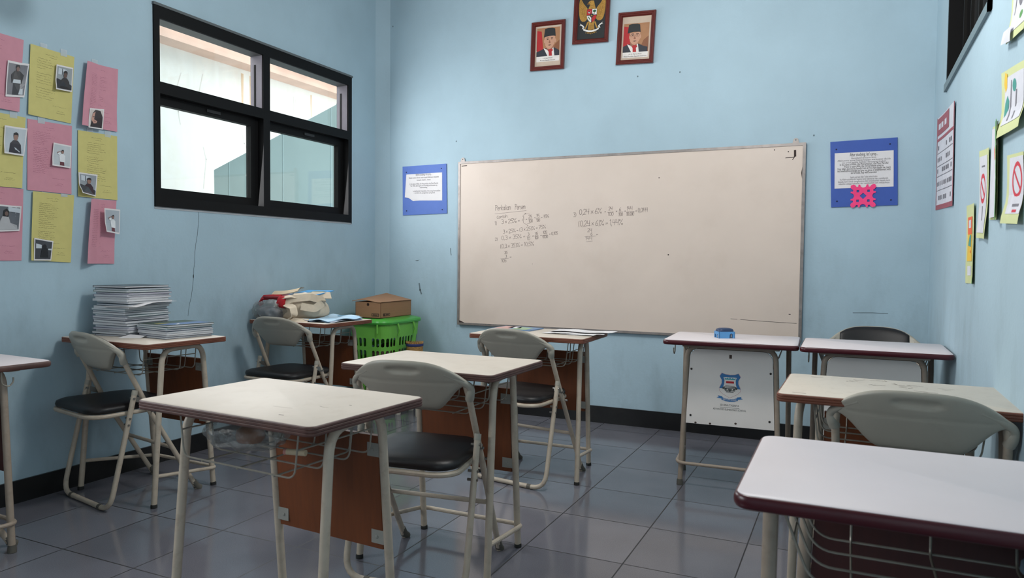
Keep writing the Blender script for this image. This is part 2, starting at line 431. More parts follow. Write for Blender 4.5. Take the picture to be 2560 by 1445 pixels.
# ------------------------------------------------------------------ front side window
BLK = M_['black_alu']
LIN = mat('jamb_lilac_grey', srgb(150, 142, 152), rough=.5, var=.05)
SOF = mat('soffit_grey', srgb(104, 102, 104), rough=.5, var=.05)
GLASS = glassy('window_glass', (.97, .99, .985), refl=.025, alpha=.015, rough=.02)
def side_window():
    y0, y1, z0, z1 = WIN; xi = XL + .012; xo = XL - .095; ym = 3.507; zt = 2.018
    g = G()
    for a, b, c, d in ((y0, y0 + .034, z0, z1), (y1 - .04, y1, z0, z1), (y0 + .034, y1 - .04, z1 - .062, z1), (y0 + .034, y1 - .04, z0, z0 + .055), (ym - .005, ym + .052, z0 + .055, zt - .03), (ym - .005, ym + .052, zt + .032, z1 - .062), (y0 + .034, y1 - .04, zt - .03, zt + .032)):
        g.box(xo, xi, a, b, c, d)
    w = struct(g, 'window_1', BLK, smooth=False)
    g = G()                                   # pale reveals of the two upper lights
    for y in (ym - .005, y1 - .04): g.box(xo + .004, xi - .012, y - .003, y, zt + .032, z1 - .062)
    g.build('jamb_lining', LIN, w, smooth=False)
    g = G()
    for y in (ym - .0081, y1 - .0431): g.box(xo + .035, xo + .047, y - .004, y + .002, zt + .034, z1 - .12)
    g.build('rubber_seal', M_['rubber_black'], w, smooth=False)
    g = G(); g.box(xo + .004, xi - .012, y0 + .034, ym - .005, z1 - .065, z1 - .0615); g.box(xo + .004, xi - .012, ym + .052, y1 - .04, z1 - .065, z1 - .0615)
    g.build('head_lining', SOF, w, smooth=False)
    for a, b in ((y0 + .034, ym - .005), (ym + .052, y1 - .04)):
        g = G(); g.box(xo + .01, xo + .015, a, b, zt + .032, z1 - .062); g.build('upper_pane', GLASS, w, smooth=False)
    for a, b in ((y0 + .034, ym - .005), (ym + .052, y1 - .04)):
        g = G(); r = .03; x0, x1 = xo + .02, xo + .06
        g.box(x0, x1, a, a + r, z0 + .055, zt - .03); g.box(x0, x1, b - r - .03, b, z0 + .055, zt - .03)
        g.box(x0, x1, a + r, b - r - .03, zt - .03 - .05, zt - .03); g.box(x0, x1, a + r, b - r - .03, z0 + .055, z0 + .105)
        s = g.build('sliding_sash', BLK, w, smooth=False)
        g = G(); g.box(x0 + .012, x0 + .017, a + r, b - r - .03, z0 + .105, zt - .08); g.build('pane', GLASS, s, smooth=False)
        g = G(); yc = (a + b) / 2 + .02; g.box(x1, x1 + .008, yc - .05, yc + .05, zt - .062, zt - .045); g.build('latch', mat('latch_dark', srgb(52, 50, 50), rough=.35, metal=.5), s, smooth=False)
    g = G()                                   # ragged sealant line round the frame
    g.box(XL, XL + .003, y1, y1 + .012, z0 - .006, z1 + .004); g.box(XL, XL + .003, y0, y1 + .012, z0 - .012, z0)
    g.build('sealant_bead', mat('sealant_pale', srgb(176, 180, 184), rough=.6), w, smooth=False)
    g = G(); g.box(XL, XL + .016, y0 - .004, y1 + .008, z1, z1 + .014); g.build('drip_strip', mat('strip_grey', srgb(92, 98, 100), rough=.5), w, smooth=False)
side_window()
def rear_window():
    y0, y1, z0, z1 = ADDED_REARWIN; g = G(); xi = XL + .005; xo = XL - .095; ym = (y0 + y1) / 2
    for a, b, c, d in ((y0, y0 + .04, z0, z1), (y1 - .04, y1, z0, z1), (y0, y1, z1 - .05, z1), (y0, y1, z0, z0 + .05), (ym - .03, ym + .03, z0, z1), (y0, y1, 1.98, 2.04)):
        g.box(xo, xi, a, b, c, d)
    struct(g, 'added_window_2', BLK, smooth=False)
rear_window()
def louvre_window():
    y0, y1, z0, z1 = LOUV; g = G(); x0, x1 = XR - .012, XR + .11
    g.box(x0, x1, y0, y0 + .03, z0, z1); g.box(x0 + .01, x1, y1 - .03, y1, z0, z1); g.box(x0, x1, y0, y1, z1 - .04, z1)
    w = struct(g, 'window_3', BLK, smooth=False)
    g = G(); g.box(x0, x1 - .02, y0, y1, z0, z0 + .035); g.build('window_sill', mat('sill_blue_grey', srgb(110, 128, 134), rough=.5), w, smooth=False)
    g = G(); g.box(x1 - .012, x1, y0, y1, z0, z1); g.build('dark_backing', mat('void_black', srgb(9, 9, 9), rough=.9), w, smooth=False)
    for k in range(5):
        y = y0 + .14 + k * .23; g = G(); g.box(x0 + .05, x0 + .062, y, y + .014, z0 + .035, z1 - .04); g.build('bar', mat('bar_dark', srgb(24, 24, 23), spec=.2, rough=.7), w, smooth=False)
louvre_window()

# ------------------------------------------------------------------ the alley outside the window
PLW = mat('outside_white_plaster', srgb(226, 228, 222), rough=.85, var=.03, scale=4, dirt=srgb(196, 186, 164), dscale=3, damt=.35, stretch=(1, 3, .35))
PLT = mat('outside_teal_plaster', srgb(112, 134, 134), rough=.8, var=.04, scale=3)
def outside():
    g = G(); X = -5.0
    out = [(1.6, -.1), (4.63, -.1), (4.615, 1.87), (8.2, 3.80), (8.2, 3.9), (6.2, 2.86), (4.0, 2.79), (1.6, 2.83)]
    out = [(1.6, -.1), (4.633, -.1), (4.613, 1.87), (6.25, 2.75), (6.3, 2.83), (1.6, 2.83)]
    g.slab(out, .14, lambda u, v, w: (X - .14 + w, u, v))
    a = struct(g, 'outside_stair_wall', PLW, smooth=False)
    g = G(); mp = lambda u, v: (X + .0008, u, v)
    for pts in ([(4.28, 2.62), (4.24, 2.5), (4.27, 2.42), (4.25, 2.3), (4.27, 2.2)], [(4.5, 2.66), (4.46, 2.5)], [(4.98, 1.86), (5.02, 2.05), (4.96, 2.15), (4.9, 2.35)], [(4.5, 1.7), (4.53, 1.95), (4.5, 2.05)], [(5.25, 2.2), (5.2, 2.28), (5.22, 2.36)], [(5.6, 2.70), (5.6, 2.52)], [(5.63, 2.68), (5.62, 2.6)]):
        g.ribbon(pts, .008, mp)
    g.build('plaster_crack', MM('outside_crack', srgb(208, 206, 199), rough=.9), a, smooth=False)
    g = G()
    for y, w, zb in ((5.03, .018, 2.1), (5.13, .012, 2.5), (4.93, .02, 2.45), (5.85, .014, 2.55)): g.poly([(y, zb), (y + w, zb), (y + w * 1.2, 2.77), (y - w * .3, 2.77)], lambda u, v: (X + .0006, u, v))
    g.build('rust_run', MM('rust_pale', srgb(214, 190, 160), rough=.9), a, smooth=False)
    g = G(); g.box(-5.75, -5.6, 3.6, 9.0, -.1, 3.3); b = struct(g, 'outside_teal_wall', PLT, smooth=False)
    g = G()
    for y in (5.35, 6.1, 6.9): g.box(-5.602, -5.596, y, y + .012, 0, 3.2)
    for z in (1.0, 1.66): g.box(-5.602, -5.596, 4, 8.5, z, z + .012)
    g.box(-5.601, -5.597, 6.35, 7.4, .2, 1.62)
    g.build('groove', mat('teal_light', srgb(122, 146, 148), rough=.8), b, smooth=False)
    g = G(); g.box(-4.98, -4.8, 1.6, 8.6, 2.80, 2.90)
    struct(g, 'outside_eaves_beam', mat('beam_pinkish', srgb(214, 182, 164), rough=.8, var=.08, scale=5), smooth=False)
    g = G(); g.box(-4.95, -4.7, 5.15, 8.6, 2.93, 3.0); g.box(-4.95, -4.85, 4.86, 4.93, 2.9, 3.3)
    struct(g, 'outside_rafter', mat('rafter_brown', srgb(150, 118, 100), rough=.8, var=.1), smooth=False)
    g = G()
    pp = [(-4.98, 5.02, 1.94), (-4.95, 4.99, 1.86), (-4.93, 4.96, 1.82), (-4.93, 4.95, 1.75)]
    g.tube(pp, .008, 6); struct(g, 'outside_loose_wire', M_['rubber_black'])
    g = G(); g.box(-9, XL - .12, -4, 9.5, -.2, -.1); struct(g, 'outside_ground', mat('outside_concrete', srgb(150, 150, 146), rough=.9), smooth=False)
outside()
# ------------------------------------------------------------------ measured positions, in metres on the walls (right/depth, height)
TXT = [('Perkalian', -2.361, 1.475, -2.234, 1.48, 0.0381), ('Persen', -2.203, 1.479, -2.119, 1.483, 0.0381), ('Contoh:', -2.347, 1.416, -2.253, 1.425, 0.0229), ('1)', -2.363, 1.369, -2.344, 1.371, 0.028), ('3 x 25% =', -2.31, 1.377, -2.16, 1.388, 0.0315), ('3', -2.142, 1.411, -2.131, 1.411, 0.0193), ('1', -2.138, 1.382, -2.132, 1.383, 0.0193), ('x', -2.117, 1.402, -2.104, 1.404, 0.0132), ('25', -2.095, 1.414, -2.068, 1.416, 0.0229), ('100', -2.093, 1.384, -2.061, 1.386, 0.0214), ('=', -2.049, 1.413, -2.04, 1.414, 0.0132), ('75', -2.036, 1.419, -2.01, 1.421, 0.0229), ('100', -2.033, 1.388, -2.005, 1.391, 0.0193), ('= 75%', -1.998, 1.41, -1.937, 1.419, 0.0229), ('x', -2.124, 1.446, -2.114, 1.447, 0.0092), ('x', -2.105, 1.361, -2.096, 1.362, 0.0081), ('3 x 25% = (3 x 25)% = 75%', -2.295, 1.308, -1.96, 1.342, 0.0264), ('2)', -2.359, 1.255, -2.338, 1.257, 0.0229), ('0,3 x 35% =', -2.309, 1.261, -2.116, 1.276, 0.0295), ('3', -2.099, 1.292, -2.086, 1.294, 0.0193), ('10', -2.105, 1.259, -2.081, 1.261, 0.0214), ('x', -2.064, 1.282, -2.049, 1.284, 0.0142), ('35', -2.044, 1.293, -2.02, 1.296, 0.0214), ('100', -2.044, 1.265, -2.017, 1.267, 0.0203), ('=', -2.001, 1.288, -1.991, 1.289, 0.0122), ('105', -1.982, 1.301, -1.95, 1.304, 0.0229), ('1000', -1.986, 1.271, -1.943, 1.275, 0.0203), ('= 0,105', -1.935, 1.293, -1.87, 1.298, 0.0214), ('(0,3 x 35)% = 10,5%', -2.317, 1.2, -2.05, 1.221, 0.0295), ('35', -2.285, 1.16, -2.258, 1.162, 0.0203), ('3', -2.274, 1.134, -2.263, 1.135, 0.0193), ('x', -2.24, 1.131, -2.225, 1.133, 0.0142), ('105', -2.307, 1.098, -2.266, 1.102, 0.0229), ('3)', -1.755, 1.419, -1.733, 1.421, 0.0295), ('0,24 x 6%', -1.713, 1.432, -1.549, 1.439, 0.0381), ('=', -1.531, 1.445, -1.52, 1.445, 0.0142), ('24', -1.502, 1.458, -1.475, 1.459, 0.0244), ('100', -1.506, 1.421, -1.467, 1.423, 0.0244), ('x', -1.452, 1.445, -1.439, 1.446, 0.0153), ('6', -1.429, 1.452, -1.415, 1.452, 0.0244), ('100', -1.432, 1.418, -1.402, 1.419, 0.0244), ('=', -1.391, 1.447, -1.381, 1.447, 0.0132), ('144', -1.374, 1.454, -1.335, 1.457, 0.028), ('10.000', -1.378, 1.419, -1.325, 1.42, 0.0254), ('= 0,0144', -1.317, 1.44, -1.232, 1.443, 0.0295), ('(0,24 x 6)% = 1,44%', -1.719, 1.352, -1.4, 1.36, 0.0397), ('24', -1.651, 1.313, -1.617, 1.315, 0.0254), ('6', -1.628, 1.289, -1.614, 1.29, 0.0229), ('x', -1.588, 1.29, -1.574, 1.291, 0.0132), ('144', -1.665, 1.256, -1.615, 1.26, 0.0254)]
LINES = [[(-2.363, 1.451), (-2.112, 1.47)], [(-2.146, 1.403), (-2.127, 1.407)], [(-2.099, 1.407), (-2.065, 1.411)], [(-2.039, 1.411), (-2.004, 1.415)], [(-2.139, 1.435), (-2.123, 1.445), (-2.1, 1.447), (-2.082, 1.443)], [(-2.128, 1.377), (-2.111, 1.373), (-2.082, 1.38)], [(-2.107, 1.285), (-2.077, 1.289)], [(-2.047, 1.288), (-2.017, 1.291)], [(-1.986, 1.291), (-1.947, 1.295)], [(-2.314, 1.125), (-2.249, 1.13)], [(-1.51, 1.445), (-1.466, 1.448)], [(-1.434, 1.446), (-1.4, 1.448)], [(-1.376, 1.446), (-1.323, 1.448)], [(-1.671, 1.282), (-1.592, 1.286)], [(-1.66, 1.247), (-1.613, 1.251)], [(-2.249, 1.308), (-2.236, 1.31)], [(-2.28, 1.205), (-2.261, 1.208)], [(-1.662, 1.356), (-1.63, 1.358)]]
PAPERS = {'p11': [None, (2.051, 2.076), (2.022, 1.751), None], 'y12': [(2.076, 2.066), (2.284, 2.061), (2.262, 1.742), (2.059, 1.748)], 'p13': [(2.332, 2.053), (2.511, 2.057), (2.498, 1.741), (2.292, 1.739)], 'y21': [None, (2.053, 1.732), (2.031, 1.414), None], 'p22': [(2.06, 1.729), (2.267, 1.731), (2.259, 1.407), (2.053, 1.409)], 'y23': [(2.294, 1.717), (2.502, 1.72), (2.498, 1.398), (2.288, 1.4)], 'p31': [None, (2.039, 1.411), (2.024, 1.09), None], 'y32': [(2.075, 1.405), (2.274, 1.403), (2.25, 1.082), (2.059, 1.091)], 'p33': [(2.339, 1.392), (2.494, 1.396), (2.475, 1.076), (2.304, 1.077)]}
PHOTOS = {'p11': [(1.977, 1.968), (2.06, 1.97), (2.044, 1.819), (1.962, 1.807)], 'y12': [(2.19, 2.002), (2.269, 2.004), (2.261, 1.889), (2.178, 1.884)], 'p13': [(2.339, 1.828), (2.409, 1.835), (2.405, 1.735), (2.328, 1.733)], 'y21': [(1.959, 1.682), (2.05, 1.682), (2.039, 1.558), (1.951, 1.559)], 'p22': [(2.173, 1.639), (2.255, 1.635), (2.252, 1.529), (2.16, 1.531)], 'y23': [(2.289, 1.515), (2.386, 1.513), (2.375, 1.406), (2.292, 1.416)], 'p31': [(1.922, 1.335), (2.013, 1.332), (2.014, 1.222), (1.917, 1.215)], 'y32': [(2.074, 1.194), (2.156, 1.181), (2.149, 1.091), (2.071, 1.091)], 'p33': [(2.404, 1.351), (2.489, 1.349), (2.484, 1.225), (2.407, 1.235)]}
RWQ = {'cal': [(4.567, 1.9), (3.786, 1.841), (3.754, 1.372), (4.515, 1.403)], 's1': [(3.346, 1.342), (3.106, 1.335), (3.076, 1.042), (3.299, 1.04)], 's2': [(3.063, 1.515), (2.832, 1.496), (2.824, 1.196), (3.021, 1.206)], 's3': [(2.797, 1.555), (2.624, 1.547), (2.594, 1.246), (2.804, 1.257)]}
# ------------------------------------------------------------------ school desks
def desk(kind, top, edge, tube, label, group):
    old = kind == 'old'
    w, d, zt = (.624, .431, .7345) if old else (.616, .454, .7362)
    root = thing('school_desk', label, 'desk', group=group)
    rc = .022 if old else .03; th = .024
    z1, z0 = zt - .0012, zt - th
    # laminate face, and the moulded edge strip running round it
    g = G(); g.rslab(w, d, rc, [(-.004, z0 + .001), (-.004, zt - .0008), (-.0052, zt)])
    g.build('tabletop', top, root)
    g = G()
    if old:
        prof = [(-.006, z0), (-.001, z0), (.001, z0 + .003), (.001, z0 + .0065), (-.0006, z0 + .008), (.0012, z0 + .0095), (.0012, z0 + .014), (-.0006, z0 + .0155), (.001, z0 + .017), (.0006, z1 - .002), (-.001, z1), (-.0042, z1)]
    else:
        prof = [(-.008, z0)] + [(.002 + .006 * sin(radians(a)) - .006, (z0 + z1) / 2 - (z1 - z0) / 2 * cos(radians(a))) for a in range(10, 171, 16)] + [(-.0042, z1)]
    g.loft([[(x, y, z) for x, y in rrect(w + 2 * o, d + 2 * o, rc + o)] for o, z in prof], 0, True, False)
    g.build('edge_strip', edge, root, angle=25)
    R = .0125; zu = z0 - .014
    frames = []
    if old:
        for s in (-1, 1):
            g = G(); pts = [(s * .267, -.153, .002), (s * .258, -.098, zu), (s * .212, .15, zu), (s * .214, .208, .002)]
            g.tube(pts, R, 12, fil=.07); f = g.build('leg_frame', tube, root)
            frames.append((f, [pts[0], pts[3]], [pts[1], pts[2]]))
            g = G(); g.obox(((s * .235), .028, z0 - .004), (.018, 0, 0), (s * -.023, .135, 0), (0, 0, .004)); g.build('top_bracket', M_['bracket_grey'], root, smooth=False)
        rail = [(-.263, -.135, .135), (-.228, .222, .085), (.228, .222, .085), (.263, -.135, .135)]
    else:
        for sx in (-1, 1):
            g = G(); g.tube([(sx * .262, -.165, .002), (sx * .255, -.15, z0 - .001)], R, 12); f = g.build('leg', tube, root); frames.append((f, [(sx * .262, -.165, .002)], []))
        g = G(); g.tube([(-.256, -.15, z0 - .012), (.256, -.15, z0 - .012)], .009, 8); g.build('cross_tube', tube, root)
        for y, xf, xt in ((.108, .232, .205),):
            g = G(); yt = y * .92; pts = [(-xf, y, .002), (-xt, yt, zu), (xt, yt, zu), (xf, y, .002)]
            g.tube(pts, R, 12, fil=.06); f = g.build('leg_frame', tube, root)
            frames.append((f, [pts[0], pts[3]], [pts[1], pts[2]]))
        for s in (-1, 1):
            g = G(); g.obox((s * .21, -.02, z0 - .002), (.06, 0, 0), (0, .17, 0), (0, 0, .002)); g.build('top_bracket', M_['bracket_grey'], root, smooth=False)
        g = G(); g.rslab(.45, .05, .012, [(0, z0 - .014), (0, z0 - .0002)], cy=.13); g.build('top_rail', tube, root)
        rail = [(-.255, -.15, .13), (-.25, .125, .115), (.25, .125, .115), (.255, -.15, .13)]
    for f, feet, _ in frames:
        for p in feet:
            g = G(); g.lathe([(.0105, 0), (.0155, .001), (.0152, .016), (.0135, .03)] if not old else [(.0105, 0), (.0142, .001), (.0140, .012), (.0128, .016)], 14, (p[0], p[1], 0))
            g.build('rubber_foot', M_['rubber_grey' if not old else 'rubber_black'], f)
    g = G(); g.tube(rail, .0085, 10, fil=.05); g.build('foot_rail', tube, root)
    # wire book basket under the top
    g = G(); zb = z0 - .125; ys = (-.155, -.06, .035, .115) if old else (-.165, -.085, -.01, .06); bt, bb = (.215, .2) if old else (.238, .19)
    for y in ys:
        g.tube([(-bt, y, z0), (-bb, y, zb), (bb, y, zb), (bt, y, z0)], .0024, 6, fil=.03 if old else .05)
    for x in (-.13, 0, .13): g.tube([(x, ys[0], zb - .004), (x, ys[-1], zb - .004), (x, ys[-1] + .015, z0)], .0024, 6, fil=.02)
    for s in (-1, 1): g.tube([(s * (bb + .6 * (bt - bb)), ys[0], zb + .07), (s * (bb + .6 * (bt - bb)), ys[-1], zb + .07)], .0024, 6)
    g.build('wire_basket', M_['wire_grey'], root)
    # modesty panel
    if old:
        zlo, zhi = .30, .625
        yy = lambda z: .155 + (.208 - .155) * (1 - z / zu)
        g = G(); P = lambda x, z, o: (x, yy(z) + o, z)
        xs = .198
        vs = [P(-xs, zlo, -.008), P(xs, zlo, -.008), P(xs, zhi, -.008), P(-xs, zhi, -.008), P(-xs, zlo, .008), P(xs, zlo, .008), P(xs, zhi, .008), P(-xs, zhi, .008)]
        g.add(vs, [(0, 1, 2, 3), (5, 4, 7, 6), (4, 5, 1, 0), (5, 6, 2, 1), (6, 7, 3, 2), (7, 4, 0, 3)])
        pn = g.build('modesty_panel', M_['panel_brown'], root, smooth=False)
        for s in (-1, 1):
            for z in (zlo + .035, zhi - .04):
                g = G(); g.obox((s * .183, yy(z) - .0095, z), (.022, 0, 0), (0, .0012, 0), (0, 0, .019)); g.lathe([(.005, 0), (.005, .002), (.002, .003)], 8, (0, 0, 0))
                b = len(g.v) - 24
                for i in range(b, len(g.v)):
                    x, y, q = g.v[i]; g.v[i] = (s * .18 + x, yy(z) - .0107 - q, z + y)
                g.build('panel_bracket', M_['bracket_grey'], pn, smooth=False)
    else:
        zlo, zhi = .315, zu - R
        Y = lambda z: .108 * (1 - .08 * z / zu)
        xw = lambda z: .232 - (.027) * z / zu - .012
        out = [(-xw(zlo), zlo), (xw(zlo), zlo)] + [(xw(zhi) - .045 + .045 * cos(radians(a)), zhi - .045 + .045 * sin(radians(a))) for a in range(0, 91, 15)] + [(-xw(zhi) + .045 + .045 * cos(radians(a)), zhi - .045 + .045 * sin(radians(a))) for a in range(90, 181, 15)]
        g = G(); g.slab(out, .012, lambda u, v, w_: (u, Y(v) - .006 + w_, v)[:3], 0)
        for i in range(len(g.f)): g.f[i] = tuple(reversed(g.f[i]))
        pn = g.build('modesty_panel', M_['panel_dark'], root, smooth=False)
        g = G(); g.slab([(x * .998, z) for x, z in out], .0012, lambda u, v, w_: (u, Y(v) + .0061 + w_, v))
        for i in range(len(g.f)): g.f[i] = tuple(reversed(g.f[i]))
        g.build('white_face', M_['panel_white'], pn, smooth=False)
        for s in (-1, 1):
            for z in (zlo + .04, zlo + .27):
                g = G(); b = len(g.v); g.lathe([(.0055, 0), (.0055, .0015), (.002, .0028)], 8)
                for i in range(b, len(g.v)):
                    x, y, q = g.v[i]; g.v[i] = (s * .185 + x, Y(z) + .0073 + q, z + y)
                for i in range(len(g.f)): g.f[i] = tuple(reversed(g.f[i]))
                g.build('panel_screw', M_['screw_dark'], pn)
        g = G(); hx = .275
        g.tube([(hx, .06, z0), (hx, .06, z0 - .05), (hx, .085, z0 - .062), (hx, .1, z0 - .045), (hx, .1, z0 - .028)], .003, 8, fil=.02); g.build('bag_hook', M_['wire_grey'], root)
    return root

OLD = 'cream desks with brown edges'; NEW = 'white desks with maroon edges'
d0 = desk('old', M_['laminate_cream'], M_['edge_brown'], M_['tube_cream'], 'cream desk with brown ribbed edge in the foreground, plastic bag in its basket', OLD)
n0 = desk('new', M_['laminate_grey'], M_['edge_maroon'], M_['tube_taupe'], 'white desk with maroon edge at lower right corner of the room view', NEW)
def swap(root, frm, to):
    for o in [root] + list(root.children_recursive):
        if o.type == 'MESH' and any(s.material == frm for s in o.material_slots):
            o.data = o.data.copy()
            for i, mm in enumerate(o.data.materials):
                if mm == frm: o.data.materials[i] = to
def put(src, pos, extra, label):
    r = dup(src); return place(r, (pos[0], pos[1], 0), pos[2] + extra, label=label)
desk_A = place(d0, (-1.375, 1.498, 0), -.069)
desk_B = put(d0, (-1.362, 2.325, -.010), 0, 'cream desk with brown ribbed edge in the middle, empty, folding chair pushed in')
desk_C = put(d0, (-1.481, 3.521, .024), 0, 'cream desk below the whiteboard with white papers on it')
desk_F = put(d0, (.127, 2.427, -.015), 0, 'worn cream desk with scratched top against the right wall')
desk_I = put(d0, (-3.034, 2.379, -.049), 0, 'cream desk by the left wall carrying two stacks of notebooks')
desk_J = put(d0, (-3.04, 3.561, -.035), 0, 'cream desk in the left corner heaped with cloth bags')
swap(desk_F, M_['laminate_cream'], M_['laminate_worn'])
for dd in (desk_C, desk_F, desk_I, desk_J): swap(dd, M_['edge_brown'], M_['edge_tan_brown'])
desk_G = place(n0, (.142, 1.43, 0), .005)
desk_D = put(n0, (-.524, 3.732, .040), pi, 'white desk with maroon edge and a school crest on its front panel')
desk_E = put(n0, (.098, 3.721, .005), pi, 'teacher side white desk in the right front corner beside the crest desk')
desk_H = put(n0, (-3.06, 1.545, -.052), 0, 'white desk with dark edge cut off by the left picture edge')
desk_H.scale = (1, 1, .971); desk_E.scale = (.975, 1, 1)
for dd in (desk_H,): swap(dd, M_['edge_maroon'], M_['edge_brown'])

# crest and lettering on the front panel of the crest desk
def crest():
    pn = [o for o in desk_D.children if o.name.startswith('modesty_panel')][0]
    Y = lambda z: .108 * (1 - .08 * z / .70)
    cx, cz, k = 0.0, .512, .062
    def mp(lv): return lambda u, v: (cx - u * k, Y(cz + v * k) + .0076 + lv * .00018, cz + v * k)
    mats = [mat('crest_blue', srgb(62, 118, 172), rough=.4, var=.02), M_['panel_white'], mat('crest_teal', srgb(70, 160, 172), rough=.4), mat('crest_red', srgb(190, 30, 36), rough=.4), mat('crest_grey', srgb(78, 80, 78), rough=.5), mat('crest_pink_line', srgb(196, 150, 150), rough=.5)]
    sh = [(-.62, 1.0), (-.35, .9), (0, .87), (.35, .9), (.62, 1.0), (.78, .74), (.62, .45), (.62, .2), (.8, -.15), (.78, -.38), (.55, -.62), (.25, -.78), (0, -.92), (-.25, -.78), (-.55, -.62), (-.78, -.38), (-.8, -.15), (-.62, .2), (-.62, .45), (-.78, .74)]
    sc = lambda q, s: [(x * s, (y - .02) * s + .02) for x, y in q]
    g = G(); g.poly(sc(sh, 1.03)[::-1], mp(0), 5); g.poly(sc(sh, 1.0)[::-1], mp(1), 1)
    top = [p for p in sh if p[1] > -.2]
    up = [(-.62, 1.0), (-.35, .9), (0, .87), (.35, .9), (.62, 1.0), (.78, .74), (.62, .45), (.62, .2), (.8, -.2), (.55, -.2), (.44, .15), (.42, .45), (.5, .68), (.3, .7), (0, .68), (-.3, .7), (-.5, .68), (-.42, .45), (-.44, .15), (-.55, -.2), (-.8, -.2), (-.62, .2), (-.62, .45), (-.78, .74)]
    g.poly(up[::-1], mp(2), 0)
    g.poly(sc([(-.40, .50), (.40, .50), (.42, .66), (.3, .58), (.2, .66), (.1, .58), (0, .66), (-.1, .58), (-.2, .66), (-.3, .58), (-.42, .66)], 1)[::-1], mp(2), 2)
    g.poly([(-.30, .22), (.30, .22), (.30, .38), (-.30, .38)][::-1], mp(2), 3)
    g.poly([(-.36, .0), (.36, .0), (.36, .03), (-.36, .03)][::-1], mp(2), 4)
    for a, b, wv in ((-.52, -.08, .52), (-.5, -.18, .5), (-.44, -.27, .44), (-.4, -.36, .4), (-.3, -.46, .3)):
        g.poly([(a, b - .03), (wv, b - .03), (wv * .9, b + .035), (a * .9, b + .035)][::-1], mp(2), 4)
    for x in (-.48, .48, -.3, .3, 0): g.poly(ell(x, -.16 - (.5 - abs(x)) * .35, .1, .09, 10)[::-1], mp(3), 4)
    for x in (-.2, .2): g.poly(ell(x, -.25, .05, .05, 8)[::-1], mp(4), 1)
    rb = [(-.62, -.88), (-.35, -.98), (0, -1.02), (.35, -.98), (.62, -.88), (.62, -1.1), (.35, -1.19), (0, -1.22), (-.35, -1.19), (-.62, -1.1)]
    g.poly(rb, mp(3), 0)
    for s in (-1, 1):
        q = [(s * .55, -.84), (s * .9, -.78), (s * .82, -.88), (s * 1.0, -.95), (s * .55, -1.03)]
        g.poly(q if s < 0 else q[::-1], mp(2), 0)
    def tm(lv): 
        return lambda u, v: (cx - u, Y(cz + v) + .0076 + lv * .00018, cz + v)
    g.text('SEKOLAH DASAR', .0125, tm(5), 1, y=-.070, fit=.064)
    g.text('SD BINA TALENTA', .0135, tm(1), 4, y=-.098, fit=.088)
    g.poly([(-.046 / k, -.1045 / k), (.046 / k, -.1045 / k), (.046 / k, -.1057 / k), (-.046 / k, -.1057 / k)], mp(1), 4)
    g.text('ADVANCED ELEMENTARY SCHOOL', .0125, tm(1), 4, y=-.119, fit=.155)
    g.build('school_crest', mats, pn, smooth=False)
    g = G()
    for a, b, r in ((.0, .655, .009),): g.box(a - .006, a + .006, Y(b) + .0075, Y(b) + .0085, b - .009, b + .009)
    for x, z in ((.09, .321), (-.03, .332), (.16, .32)):
        g.poly(ell(x, z, .006, .005, 7)[::-1], lambda u, v: (u, Y(v) + .0078, v))
    g.build('chip', mat('chip_dark', srgb(70, 52, 44), rough=.7), pn, smooth=False)
crest()

# scratches on the worn desk and marks on the foreground desk tops
def marks(dk, items, m):
    g = G(); mp = lambda u, v: (u, v, .7347)
    for pts, w in items: g.ribbon(pts, w, mp)
    g.build('scratch', m, [o for o in dk.children if o.name.startswith('tabletop')][0], smooth=False)
SCR = mat('scratch_dark', srgb(96, 82, 74), rough=.8)
it = []
for _ in range(16):
    x, y = random.uniform(-.14, .14), random.uniform(.05, .19); it.append(([(x, y), (x + random.uniform(-.02, .02), y + random.uniform(-.012, .012)), (x + random.uniform(.0, .035), y + random.uniform(-.012, .012))], random.uniform(.0012, .003)))
for x, y in ((.05, .02), (.075, .012), (-.24, .16), (-.27, -.18)): it.append(([(x, y), (x + .035, y - .004)], .003))
marks(desk_F, it, SCR)
marks(desk_A, [([(.15, -.155), (.163, -.154)], .004), ([(.16, -.03), (.18, -.034), (.19, -.03)], .0012), ([(.06, -.09), (.12, -.085)], .0008), ([(.215, .02), (.222, .02)], .003)], SCR)

